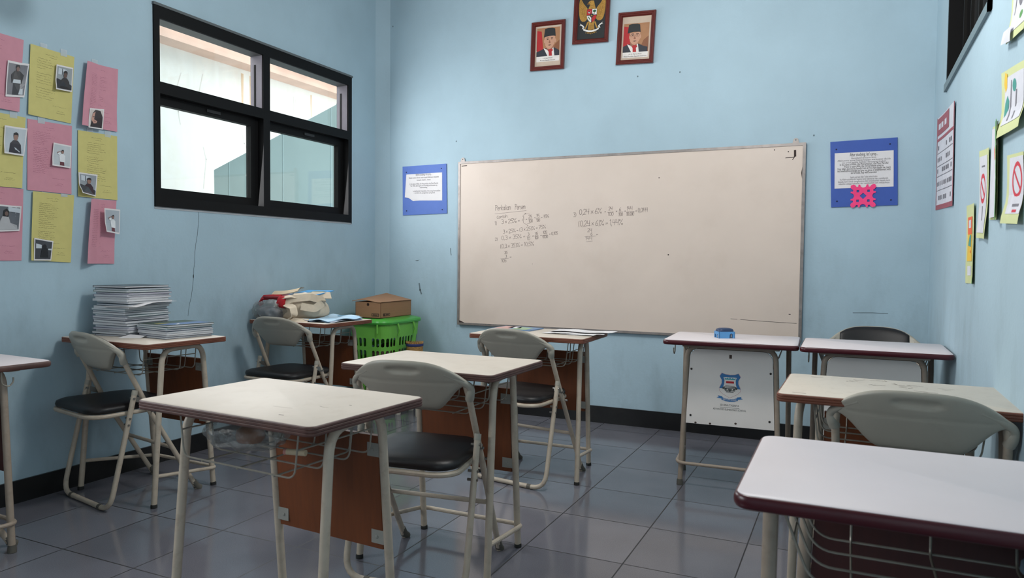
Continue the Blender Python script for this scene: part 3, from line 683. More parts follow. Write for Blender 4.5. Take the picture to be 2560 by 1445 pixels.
# ------------------------------------------------------------------ folding chairs
def folding_chair(label):
    root = thing('folding_chair', label, 'chair', group='folding chairs')
    tc = M_['tube_cream']
    zt = lambda u: .777 - .075 * abs(u) ** 3.2
    zb = lambda u: .603 + .088 * smooth(.42, .95, abs(u))
    W = .214
    yc = lambda z: -.157 - .46 * (z - .664)
    yw = lambda x, z: yc(z) + .85 * x * x
    # front legs run up into the backrest
    g = G()
    sp = []
    for s in (-1, 1):
        pts = [(s * .200, .228, .006), (s * .211, .0, .411), (s * .205, -.118, .664), (s * .2, -.135, .70)]
        g.tube(pts, .0112, 12, fil=.03)
    g.tube([(-.2, .108, .225), (.2, .108, .225)], .0085, 10)
    ff = g.build('front_frame', tc, root)
    for s in (-1, 1):
        g = G(); g.tube([(s * .199, .243, .002), (s * .2, .226, .016), (s * .2008, .21, .044)], .0168, 12, r1=.013); g.build('rubber_foot', M_['rubber_grey'], ff)
    g = G(); g.tube([(-.223, -.075, .512), (-.223, -.188, .0118), (.223, -.188, .0118), (.223, -.075, .512)], .0112, 12, fil=.075)
    rf = g.build('rear_frame', tc, root)
    for s in (-1, 1):
        g = G(); g.tube([(s * .223, -.0775, .5), (s * .223, -.0738, .517), (s * .223, -.0728, .521)], .0128, 12, r1=.0122); g.build('end_cap', M_['plastic_beige'], rf)
        g = G(); g.tube([(s * .125, -.188, .0115), (s * .145, -.188, .0115)], .0128, 10)
        g.box(s * .135 - .013, s * .135 + .013, -.197, -.179, 0, .008); g.build('floor_glide', M_['rubber_grey'], rf)
        # riveted folding bracket between the two frames
        g = G()
        xx = s * .2165
        g.obox((xx, -.052, .474), (.0025, 0, 0), (0, .036, -.014), (0, .004, .0105))
        for y, z in ((-.083, .486), (-.024, .46)):
            g.tube([(s * (.2375 if y < -.05 else .2265), y, z), (s * .203, y, z)], .0052, 8)
        g.build('hinge_bracket', M_['steel'], root, smooth=False)
        g = G()
        for y, z in ((0.0, .417), (-.102, .400), (-.108, .372)): g.tube([(s * .237, y, z), (s * .2, y, z)], .005, 8)
        g.build('rivet', M_['steel'], root)
    # seat
    def so(sc, z): return [(x * sc, -.062 + y * sc, z) for x, y in seat_outline]
    seat_outline = [(x * (1.0 - .07 * (y / .19)), y) for x, y in rrect(.372, .365, .075, 8)]
    g = G(); g.tube([(x, y, .4185) for x, y, _ in so(1.03, 0)], .0098, 10, closed=True)
    g.build('seat_frame', tc, root)
    g = G(); g.loft([so(.98, .428), so(1.03, .432), so(1.045, .442), so(1.025, .454), so(.94, .4615), so(.7, .4645), so(.3, .465)]); g.build('seat_pad', M_['vinyl_black'], root, angle=60)
    # backrest shell
    nu, nv = 56, 26; T = .0125
    def shell(side):
        def fn(a, b):
            u = (a * 2 - 1); u = u * (1.0 - 0) ; v = b * 2 - 1
            z = zb(u) + (zt(u) - zb(u)) * b; x = u * W
            e = max(0, 1 - abs(v) ** 7) ** .5 * max(0, 1 - abs(u) ** 16) ** .5
            y = yw(x, z) + side * T * e
            if side < 0:
                q = (x / .062) ** 2 + ((z - .744) / .0125) ** 2
                if q < 1.5: y += .0085 * (1 - smooth(.5, 1.3, q))
                r = abs(z - .703) / .006
                if abs(u) < .8 and r < 1: y += .0018 * (1 - r * r)
            return (x, y, z)
        return fn
    g = G(); g.grid(shell(-1), nu, nv); g.grid(shell(1), nu, nv, flip=True)
    bk = g.build('backrest', M_['plastic_beige'], root, angle=70)
    # sockets the legs push into, at both shoulders
    for s in (-1, 1):
        g = G()
        P = [Vector((s * .14, yw(.14, .738), .735)), Vector((s * .185, yw(.185, .715), .713)), Vector((s * .2105, yw(.2105, .695) + .001, .694)), Vector((s * .2165, yw(.2165, .68) + .002, .680)), Vector((s * .2135, -.122, .664)), Vector((s * .207, -.112, .644))]
        P = fillet(P, .03)
        g.tube(P, .0108, 12, r1=.0155)
        g.build('leg_socket', M_['plastic_beige'], bk)
    g = G()
    def pad(a, b):
        u = (a * 2 - 1) * .80; v = b * 2 - 1
        z = zb(u) + .012 + (zt(u) - .003 - zb(u) - .012) * b; x = u * W
        e = max(0, 1 - abs(v) ** 5) ** .5 * max(0, 1 - abs(a * 2 - 1) ** 9) ** .5
        return (x, yw(x, z) + .006 + .017 * e, z)
    g.grid(pad, 40, 18, flip=True); g.build('back_pad', M_['vinyl_black'], bk, angle=70)
    return root
ch = folding_chair('folding chair at the middle empty desk, its back nearest the foreground desk')
def putc(x, y, a, label):
    return place(dup(ch), (x, y, 0), a, label=label)
chair_b = place(ch, (-1.367, 2.217, 0), .122)
chair_C = putc(-1.502, 3.418, -.153, 'folding chair pushed under the desk below the whiteboard with white papers')
chair_I = putc(-3.065, 2.305, -.19, 'folding chair at the left wall desk with the notebook stacks')
chair_J = putc(-3.007, 3.391, -.032, 'folding chair in front of the corner desk heaped with cloth bags')
chair_F = putc(.185, 2.36, -.1, 'folding chair at the worn desk, seen from behind over the lower right desk')
chair_E = putc(.118, 4.15, pi, 'folding chair with black back pad facing us behind the right corner desk')
chair_H = putc(-3.10, 1.455, -.03, 'folding chair under the desk at the left picture edge, only a foot showing')
# ------------------------------------------------------------------ single-stroke handwriting
def _arc(cx, cy, rx, ry, a0, a1, n=8): return [(cx + rx * cos(radians(a0 + (a1 - a0) * i / n)), cy + ry * sin(radians(a0 + (a1 - a0) * i / n))) for i in range(n + 1)]
GL = {
 '0': (.5, [_arc(.25, .5, .22, .48, 90, 450, 12)]), '1': (.3, [[(.05, .78), (.2, 1), (.18, 0)]]),
 '2': (.52, [[(.02, .8)] + _arc(.25, .75, .22, .23, 160, -30, 7) + [(.02, .02), (.5, .04)]]),
 '3': (.5, [[(.03, .93)] + _arc(.22, .76, .22, .22, 100, -80, 7) + _arc(.22, .27, .25, .27, 80, -130, 8)]),
 '4': (.55, [[(.1, 1), (.04, .45), (.5, .5)], [(.45, 1), (.42, 0)]]),
 '5': (.5, [[(.5, 1), (.12, .98), (.06, .58)] + _arc(.22, .31, .24, .3, 110, -140, 9)]),
 '6': (.5, [[(.38, 1), (.12, .6)] + _arc(.25, .24, .21, .24, 160, 500, 11)]), '7': (.5, [[(.02, .97), (.48, 1), (.2, 0)], [(.12, .5), (.42, .54)]]),
 'x': (.5, [[(.06, .12), (.42, .62)], [(.06, .6), (.44, .14)]]), '=': (.5, [[(.06, .42), (.42, .45)], [(.06, .24), (.42, .27)]]),
 '%': (.72, [_arc(.14, .82, .1, .12, 0, 360, 7), [(.62, 1), (.08, 0)], _arc(.56, .16, .1, .12, 0, 360, 7)]),
 '(': (.32, [_arc(.34, .45, .26, .68, 130, 230, 7)]), ')': (.32, [_arc(-.04, .45, .28, .68, 50, -50, 7)]),
 ',': (.22, [[(.12, .1), (.06, -.16)]]), '.': (.2, [[(.08, .02), (.12, .06)]]), ':': (.24, [[(.1, .5), (.13, .53)], [(.1, .1), (.13, .13)]]), ' ': (.22, []),
 'P': (.52, [[(.08, 0), (.1, 1)], [(.0, .95)] + _arc(.12, .76, .36, .24, 90, -90, 8)]), 'C': (.5, [_arc(.3, .4, .25, .42, 50, 310, 9)]),
 'e': (.44, [[(.04, .3), (.38, .34)] + _arc(.21, .3, .18, .3, 15, 320, 9)]), 'r': (.36, [[(.06, .6), (.08, 0)], [(.08, .38), (.2, .58), (.34, .56)]]),
 'k': (.42, [[(.06, 1), (.06, 0)], [(.36, .6), (.08, .28), (.38, .0)]]), 'a': (.46, [_arc(.2, .28, .17, .28, 30, 330, 9), [(.38, .6), (.38, .05), (.44, 0)]]),
 'l': (.2, [[(.09, 1), (.08, .05), (.14, 0)]]), 'i': (.2, [[(.08, .58), (.08, 0)], [(.08, .8), (.1, .84)]]), 'n': (.46, [[(.06, .6), (.07, 0)], [(.07, .4)] + _arc(.22, .38, .15, .2, 160, 0, 5) + [(.38, 0)]]),
 's': (.4, [[(.34, .56), (.1, .5), (.1, .36), (.3, .24), (.3, .06), (.04, .03)]]), 'o': (.44, [_arc(.2, .29, .18, .29, 90, 450, 9)]),
 't': (.36, [[(.14, .9), (.14, .06), (.24, 0)], [(.0, .6), (.3, .62)]]), 'h': (.46, [[(.06, 1), (.06, 0)], [(.06, .36)] + _arc(.22, .36, .15, .22, 160, 0, 5) + [(.37, 0)]]),
}
def handwrite(g, txt, x0, z0, x1, z1, cap, w, mp, m=0):
    tot = sum(GL[c][0] for c in txt); L = sqrt((x1 - x0) ** 2 + (z1 - z0) ** 2); k = L / tot
    ux, uz = (x1 - x0) / L, (z1 - z0) / L; a = 0
    for c in txt:
        wd, st = GL[c]
        for s in st:
            pts = []
            for px, py in s:
                X, Y = (a + px) * k, py * cap
                pts.append((x0 + X * ux - Y * uz + Y * .06, z0 + X * uz + Y * ux))
            g.ribbon(pts, w, mp, m)
        a += wd

# ------------------------------------------------------------------ whiteboard
def whiteboard():
    x0, x1, z0, z1 = -2.668, -.266, .63, 1.842
    wb = thing('whiteboard', 'large cream whiteboard with handwritten percent sums on the front wall', 'whiteboard', (0, YF, 0))
    g = G(); g.box(x0 + .008, x1 - .008, -.021, -.002, z0 + .008, z1 - .008); sf = g.build('writing_surface', board_mat(), wb, smooth=False)
    for nm, a in (('frame_rail', (x0, x1, z1 - .016, z1)), ('frame_rail', (x0, x1, z0, z0 + .016)), ('frame_rail', (x0, x0 + .016, z0 + .016, z1 - .016)), ('frame_rail', (x1 - .018, x1, z0 + .016, z1 - .016))):
        g = G(); g.box(a[0], a[1], -.026, -.001, a[2], a[3]); g.build(nm, M_['alu_frame'], wb, smooth=False)
    for x in (x0 + .028, x1 - .06):
        g = G(); g.slab([(x - .02, z1 - .002), (x + .02, z1 - .002), (x + .014, z1 + .024), (x + .006, z1 + .032), (x - .006, z1 + .032), (x - .014, z1 + .024)], .003, lambda u, v, w: (u, -.004 - w, v), holes=[ell(x, z1 + .02, .0045, .0045, 8)])
        g.build('hanging_tab', M_['alu_frame'], wb, smooth=False)
    g = G(); mp = lambda u, v: (u, -.0214, v)
    for t in TXT: handwrite(g, t[0], t[1], t[2], t[3], t[4], t[5], .0021 if t[5] < .03 else .0025, mp)
    for l in LINES: g.ribbon(l, .0019, mp)
    g.build('marker_writing', MM('marker_faded', srgb(128, 112, 108), rough=.7), sf, smooth=False)
    g = G(); mp = lambda u, v: (u, -.0216, v)
    g.ribbon([(x0 + .028, z1 - .032), (x0 + .07, z1 - .03)], .005, mp); g.ribbon([(x1 - .062, z1 - .046), (x1 - .061, z1 - .078)], .013, mp)
    g.ribbon([(x1 - .115, z1 - .087), (x1 - .08, z1 - .086), (x1 - .064, z1 - .083), (x1 - .075, z1 - .1)], .004, mp)
    g.ribbon([(x1 - .36, z0 + .124), (x1 - .2, z0 + .118), (x1 - .03, z0 + .114)], .0022, mp); g.ribbon([(x1 - .42, z0 + .126), (x1 - .38, z0 + .125)], .002, mp)
    g.ribbon([(x1 - .075, z0 + .168), (x1 - .066, z0 + .168)], .004, mp)
    for x, z, r in ((x1 - .18, z1 - .035, .004), (x1 - .1, z1 - .05, .004), (-1.16, 1.665, .004), (-1.09, 1.16, .005), (-2.06, 1.09, .002)): g.poly(ell(x, z, r, r, 7), mp)
    g.poly([(x0 + .016, z0 + .016), (x0 + .06, z0 + .016), (x0 + .035, z0 + .026), (x0 + .016, z0 + .032)], mp)
    g.poly([(x1 - .018, 1.62), (x1 - .018, 1.70), (x1 - .024, 1.66)], mp)
    g.build('stain', MM('stain_dark', srgb(58, 44, 40), rough=.8), sf, smooth=False)

# ------------------------------------------------------------------ framed pictures
WOOD = mat('frame_red_wood', srgb(96, 34, 28), rough=.28, var=.12, scale=10, coat=.4, stretch=(6, 6, 2))
def picture_frame(name, label, cat, cx, cz, w, h, rot, mould, group):
    t = thing(name, label, cat, (cx, YF, cz), 0, group); t.rotation_euler = (0, rot, 0)
    prof = [(0, -.004), (0, -.02), (.004, -.024), (.012, -.024), (.016, -.019), (.021, -.019), (.025, -.022), (mould - .006, -.02), (mould, -.012), (mould, -.004)]
    g = G(); lo = []
    for o, y in prof: lo.append([(sx * (w / 2 - o), y, sz * (h / 2 - o)) for sx, sz in ((-1, -1), (1, -1), (1, 1), (-1, 1))])
    g.loft(lo, 0, False, False); g.build('moulding', WOOD, t, angle=20)
    g = G(); g.box(-w / 2 + .006, w / 2 - .006, -.008, -.002, -h / 2 + .006, h / 2 - .006); g.build('backing_board', MM('backing_brown', srgb(120, 96, 74), rough=.8), t, smooth=False)
    return t
def fmp(lv): return lambda u, v: (u, -.0086 - lv * .00022, v)
SKIN = srgb(196, 148, 122)
def portrait(label, cx, cz, w, h, rot, glasses, title, sub, mat_top, mat_bot):
    t = picture_frame('framed_portrait', label, 'picture', cx, cz, w, h, rot, .03, 'framed pictures above the whiteboard')
    iw, ih = w - .058, h - .058
    mats = [MM('mount_card', srgb(196, 176, 158), rough=.7), MM('print_brown', srgb(168, 120, 84), rough=.5), MM('print_red', srgb(176, 36, 40), rough=.5), MM('print_suit', srgb(48, 50, 58), rough=.5), MM('print_white', srgb(226, 220, 214), rough=.5), MM('print_skin', SKIN, rough=.5), MM('print_cap', srgb(40, 42, 44), rough=.5), MM('print_shade', srgb(150, 98, 78), rough=.5), MM('print_dark', srgb(58, 40, 36), rough=.5), MM('print_brown_dark', srgb(134, 84, 56), rough=.5)]
    g = G(); rect = lambda a, b, c, d: [(a, c), (b, c), (b, d), (a, d)]
    g.poly(rect(-iw / 2, iw / 2, -ih / 2, ih / 2), fmp(0), 0)
    pw = iw * .88; p0, p1 = -ih / 2 + ih * mat_bot, ih / 2 - ih * mat_top; ph = p1 - p0; cap = .14 * ph
    K0, K1 = (.61, .475) if glasses else (.57, .575)
    X = lambda u: (min(1, max(0, K1 + (u - K0) * 1.27)) - .5) * pw if X_on[0] else (u - .5) * pw
    X_on = [False]
    Z = lambda v: p0 + v * ph
    def P(pts, m, lv): g.poly([(X(a), Z(b)) for a, b in pts], fmp(lv), m)
    P(rect(0, 1, 0, .16), 4, 1); P(rect(0, 1, .16, 1), 1, 1)
    P([(.62, .16), (1, .16), (1, .62), (.8, .5)], 9, 2); P([(0, .24), (.30, .3), (.26, .55), (.2, .9), (0, .93)], 2, 2); P([(0, .2), (.06, .24), (.0, .34)], 4, 2.5)
    X_on[0] = True
    P([(-.14, .16), (-.08, .25), (.06, .30), (.22, .33), (.38, .39), (.72, .40), (.86, .33), (1, .29), (1, .16)], 3, 3)
    P([(.50, .16), (.36, .40), (.45, .36), (.70, .40), (.74, .16)], 4, 4)
    P([(.55, .16), (.54, .28), (.51, .32), (.56, .36), (.66, .36), (.69, .32), (.645, .28), (.66, .16)], 2, 5.5)
    P([(.45, .46), (.47, .34), (.56, .30), (.68, .38), (.72, .5)], 7, 5)
    if glasses: fc = [(.44, .72), (.42, .6), (.45, .48), (.52, .39), (.60, .365), (.68, .41), (.75, .52), (.765, .64), (.75, .74)]
    else: fc = [(.39, .74), (.385, .6), (.41, .48), (.49, .38), (.575, .355), (.66, .41), (.73, .52), (.75, .63), (.745, .75)]
    P(fc, 5, 6)
    cxf = .595 if glasses else .565
    P(ell(fc[0][0] - .005, .60, .022, .055, 10), 5, 5); P(ell(.762, .60, .026, .06, 10), 5, 5)
    P([(.36, .71), (.39, .965), (.5, .985), (.66, .98), (.735, .955), (.765, .73), (.70, .745), (.55, .75), (.45, .735)], 6, 7)
    for s in (-1, 1):
        P([(cxf + s * .075 - .045, .685), (cxf + s * .075 + .045, .685), (cxf + s * .075 + .03, .70), (cxf + s * .075 - .03, .70)], 8, 7)
        P(ell(cxf + s * .072, .652, .032, .012, 10), 8, 7)
        if glasses:
            for r in (0,): P(ell(cxf + s * .08, .648, .062, .042, 14), 4, 7) if False else None
            g.ribbon([(X(a), Z(b)) for a, b in ell(cxf + s * .08, .648, .06, .04, 12) + ell(cxf + s * .08, .648, .06, .04, 12)[:1]], .0012, fmp(8), 8)
    P([(cxf - .005, .64), (cxf - .04, .545), (cxf, .53), (cxf + .035, .545), (cxf + .012, .60)], 7, 7)
    P([(cxf - .065, .48), (cxf, .492), (cxf + .065, .485), (cxf, .462)], 8, 7)
    P([(cxf - .04, .475), (cxf + .04, .475), (cxf, .468)], 7, 8)
    g.text(title, .0115, fmp(4), 8, y=Z(.085), fit=pw * (.42 if not glasses else .5)); g.text(sub, .0115, fmp(4), 8, y=Z(.022), fit=pw * (.66 if not glasses else .9))
    g.build('portrait_print', mats, t, smooth=False)
def eagle_emblem():
    w, h = .257, .372
    t = picture_frame('framed_emblem', 'framed golden eagle emblem on black, cut by the top picture edge', 'picture', -1.645, 2.784, w, h, radians(2.3), .031, 'framed pictures above the whiteboard')
    iw, ih = w - .058, h - .058
    mats = [MM('emblem_black', srgb(36, 38, 40), rough=.5), MM('emblem_gold', srgb(176, 132, 58), rough=.45, var=.15, scale=60), MM('emblem_gold_dark', srgb(120, 82, 34), rough=.5), MM('emblem_red', srgb(182, 34, 40), rough=.5), MM('emblem_white', srgb(222, 218, 212), rough=.5), MM('emblem_green', srgb(38, 92, 58), rough=.5)]
    g = G(); g.poly([(-iw / 2, -ih / 2), (iw / 2, -ih / 2), (iw / 2, ih / 2), (-iw / 2, ih / 2)], fmp(0), 0)
    k = iw / 2; oz = -.012
    def P(pts, m, lv, mir=False):
        for s in ((-1, 1) if mir else (1,)):
            q = [(s * a * k, b * k + oz) for a, b in pts]
            A = sum(q[i - 1][0] * q[i][1] - q[i][0] * q[i - 1][1] for i in range(len(q)))
            g.poly(q if A > 0 else q[::-1], fmp(lv), m)
    # wings rising at both sides, feathers scalloped along the outer edge
    wing = [(.28, .55), (.42, .75), (.62, .98), (.78, 1.25), (.86, 1.55), (.92, 1.2), (.95, .98), (.945, .7), (.93, .45), (.90, .2), (.85, 0), (.76, -.16), (.62, -.24), (.46, -.22), (.34, -.1), (.3, .2)]
    P(wing, 1, 1, True)
    for i in range(11):
        f = i / 10; ax, ay = .36 + .1 * f, -.05 + .75 * f; bx, by = (.60 + .30 * min(1, f * 1.8)), -.23 + 1.55 * f ** 1.15
        for s in (-1, 1): g.ribbon([(s * ax * k, ay * k + oz), (s * ((ax + bx) / 2 + .03) * k, ((ay + by) / 2 - .04) * k + oz), (s * bx * k, by * k + oz)], .0011, fmp(2), 2)
    for r in (.16, .3):
        for s in (-1, 1): g.ribbon([(s * (.34 + r * .55) * k, (-.1 + .1) * k + oz), (s * (.36 + r) * k, .3 * k + oz), (s * (.46 + r) * k, .72 * k + oz)], .0016, fmp(3), 2)
    # body, neck and head turned to our left
    P([(-.26, .6), (-.2, .3), (-.26, 0), (-.2, -.35), (0, -.5), (.2, -.35), (.26, 0), (.2, .3), (.26, .6), (.2, .78), (.14, 1.02), (.1, 1.14), (-.1, 1.16), (-.24, 1.08), (-.3, 1.0), (-.2, .98), (-.26, .9), (-.14, .9), (-.2, .74)], 1, 3)
    P([(-.30, 1.0), (-.38, .93), (-.33, .88), (-.22, .93), (-.2, .985)], 2, 4); P(ell(-.13, 1.05, .022, .022, 8), 0, 5)
    for b in (.84, .72): g.ribbon([(-.14 * k, b * k + oz), (0, (b - .05) * k + oz), (.14 * k, b * k + oz)], .0012, fmp(4), 2)
    # tail and legs
    P([(-.18, -.35), (-.24, -.8), (-.2, -1.02), (0, -1.06), (.2, -1.02), (.24, -.8), (.18, -.35)], 1, 2)
    for i in range(-3, 4):
        g.ribbon([(i * .04 * k, -.5 * k + oz), (i * .075 * k, -1.02 * k + oz)], .0011, fmp(4), 2)
        P([(i * .11 - .05, -.98), (i * .13 - .02, -1.12 + abs(i) * .03), (i * .13 + .02, -1.12 + abs(i) * .03), (i * .11 + .05, -.98)], 1, 2)
    P([(.2, -.3), (.3, -.28), (.42, -.62), (.5, -.72), (.4, -.74), (.34, -.66)], 1, 3, True)
    # shield: four fields and a black centre with a star
    P([(-.37, .58), (.37, .58), (.37, .12), (.3, -.1), (.16, -.26), (0, -.36), (-.16, -.26), (-.3, -.1), (-.37, .12)], 0, 5)
    P([(-.35, .56), (-.02, .56), (-.02, .18), (-.35, .18)], 3, 6); P([(.02, .56), (.35, .56), (.35, .18), (.02, .18)], 4, 6)
    P([(-.35, .14), (-.02, .14), (-.02, -.33), (-.16, -.24), (-.29, -.09), (-.345, .1)], 4, 6); P([(.02, .14), (.35, .14), (.29, -.09), (.16, -.24), (.02, -.33)], 3, 6)
    P(ell(.19, .43, .12, .085, 12), 5, 7); P([(.17, .22), (.21, .22), (.2, .42), (.18, .42)], 2, 7)
    P(ell(-.19, .36, .1, .07, 10), 0, 7); P([(-.3, .45), (-.24, .36), (-.14, .36), (-.08, .46), (-.12, .34), (-.19, .28), (-.26, .34)], 4, 8)
    P([(-.28, .08), (-.22, -.02), (-.1, -.18), (-.06, -.2), (-.12, -.06), (-.2, .06)], 5, 7); 
    g.ribbon([(.1 * k, .06 * k + oz), (.2 * k, -.02 * k + oz), (.12 * k, -.14 * k + oz)], .0014, fmp(7), 2)
    P([(-.12, .26), (.12, .26), (.13, .1), (.06, .02), (0, -.02), (-.06, .02), (-.13, .1)], 0, 8)
    P([(0.075 * (1 if i % 2 == 0 else .42) * sin(pi * i / 5), .13 + .075 * (1 if i % 2 == 0 else .42) * cos(pi * i / 5)) for i in range(10)], 1, 9)
    # white scroll held in the claws
    n = 12; up = [(-.56 + 1.12 * i / n, -.7 - .16 * (1 - ((i / n - .5) * 2) ** 2)) for i in range(n + 1)]
    P(up + [(x, y - .12) for x, y in reversed(up)], 4, 5)
    P([(-.5, -.66), (-.72, -.5), (-.86, -.5), (-.76, -.44), (-.84, -.34), (-.62, -.46), (-.5, -.58)], 4, 4, True); P([(-.5, -.66), (-.66, -.76), (-.62, -.6)], 4, 4, True)
    for i in range(9):
        x = -.36 + i * .09; g.ribbon([(x * k, (-.84 + .14 * (x / .56) ** 2) * k + oz), ((x + .05) * k, (-.84 + .14 * ((x + .05) / .56) ** 2) * k + oz)], .003, fmp(6), 0) if i not in (3, 6) else None
    g.build('eagle_relief', mats, t, smooth=False)

# ------------------------------------------------------------------ blue boards beside the whiteboard
BLUE = mat('blue_card', srgb(80, 112, 188), rough=.6, var=.03)
BLUE2 = mat('blue_card_deep', srgb(56, 88, 170), rough=.6, var=.03)
def bil(q):
    (ax, ay), (bx, by), (cx, cy), (dx, dy) = q   # TL TR BR BL
    return lambda u, v: ((dx * (1 - u) + cx * u) * (1 - v) + (ax * (1 - u) + bx * u) * v, (dy * (1 - u) + cy * u) * (1 - v) + (ay * (1 - u) + by * u) * v)
def prayer_board(label, q, pq, lines, m, torn):
    t = thing('prayer_board', label, 'notice board', (0, YF, 0), group='blue prayer boards')
    b = bil(q); g = G(); g.slab([b(0, 0), b(1, 0), b(1, 1), b(0, 1)], .006, lambda u, v, w: (u, -.001 - w, v)); g.build('blue_card', m, t, smooth=False)
    p = bil(pq); g = G()
    out = [p(0, .12), p(.1, .1), p(.18, .02), p(.22, -.02), p(.4, 0), p(1, 0), p(1, 1), p(0.01, 1)] if torn else [p(0, 0), p(1, 0), p(1, 1), p(0, 1)]
    g.slab(out, .0006, lambda u, v, w: (u, -.0075 - w - (.006 * smooth(.25, 0, (u - pq[0][0]) / .3) * smooth(1.66, 1.56, v) if torn else 0), v))
    sh = g.build('prayer_sheet', M_['paper_white'], t, smooth=False)
    g = G()
    for v, f, size, txt, dk in lines:
        cx, cz = p(.5, v); dx = p(1, v)[0] - p(0, v)[0]; sl = (p(1, v)[1] - p(0, v)[1]) / dx
        g.text(txt, size, lambda a, c, cx=cx, cz=cz, sl=sl: (cx + a, -.0088 - (.006 * smooth(.25, 0, (cx + a - pq[0][0]) / .3) * smooth(1.66, 1.56, cz + c) if torn else 0), cz + c + a * sl), dk, fit=f * dx)
    g.build('printed_prayer', [MM('print_grey', srgb(120, 116, 120), rough=.7), M_['ink_black']], sh, smooth=False)
    for u, v in ((.09, .88), (.89, .91), (.09, .09), (.9, .08)):
        x, z = b(u, v); g = G(); vv = []
        g.lathe([(.004, 0), (.0042, .003), (.002, .0045)], 10)
        g.v = [(x + a, -.007 - c, z + d) for a, d, c in g.v]; g.f = [tuple(reversed(f)) for f in g.f]
        g.build('push_pin', MM('pin_navy', srgb(24, 26, 60), rough=.4), t)
    return t
def pink_cutout():
    t = thing('paper_snowflake', 'bright pink paper cut snowflake stuck to the right blue prayer board', 'paper decoration', (.052, YF - .009, 1.512))
    s = .068; q = [(.06, .72), (.2, .80), (.26, .98), (.38, .98), (.40, .80), (.52, .78), (.62, .92), (.76, 1.0), (.92, .98)]
    oct_ = q + [(b, a) for a, b in reversed(q[:-1])]
    loop = []
    for r in range(4):
        c, d = ((1, 0), (0, 1)); a = -90 * r
        loop += [(x * cos(radians(a)) - y * sin(radians(a)), x * sin(radians(a)) + y * cos(radians(a))) for x, y in oct_]
    loop = [(x * s, y * s) for x, y in reversed(loop)]
    hs = [[(0, -.27 * s), (.27 * s, 0), (0, .27 * s), (-.27 * s, 0)]] + [[((a + u * .1) * s, (b + v * .1) * s) for u, v in ((-1, -1), (1, -1), (1, 1), (-1, 1))] for a in (-.42, .42) for b in (-.42, .42)]
    g = G(); g.slab(loop, .0008, lambda u, v, w: (u, -w - .004 * (abs(u) + abs(v)) / s * .5, v), holes=hs)
    g.build('cut_paper', mat('paper_hot_pink', srgb(250, 62, 128), rough=.6, var=.03), t, smooth=False)

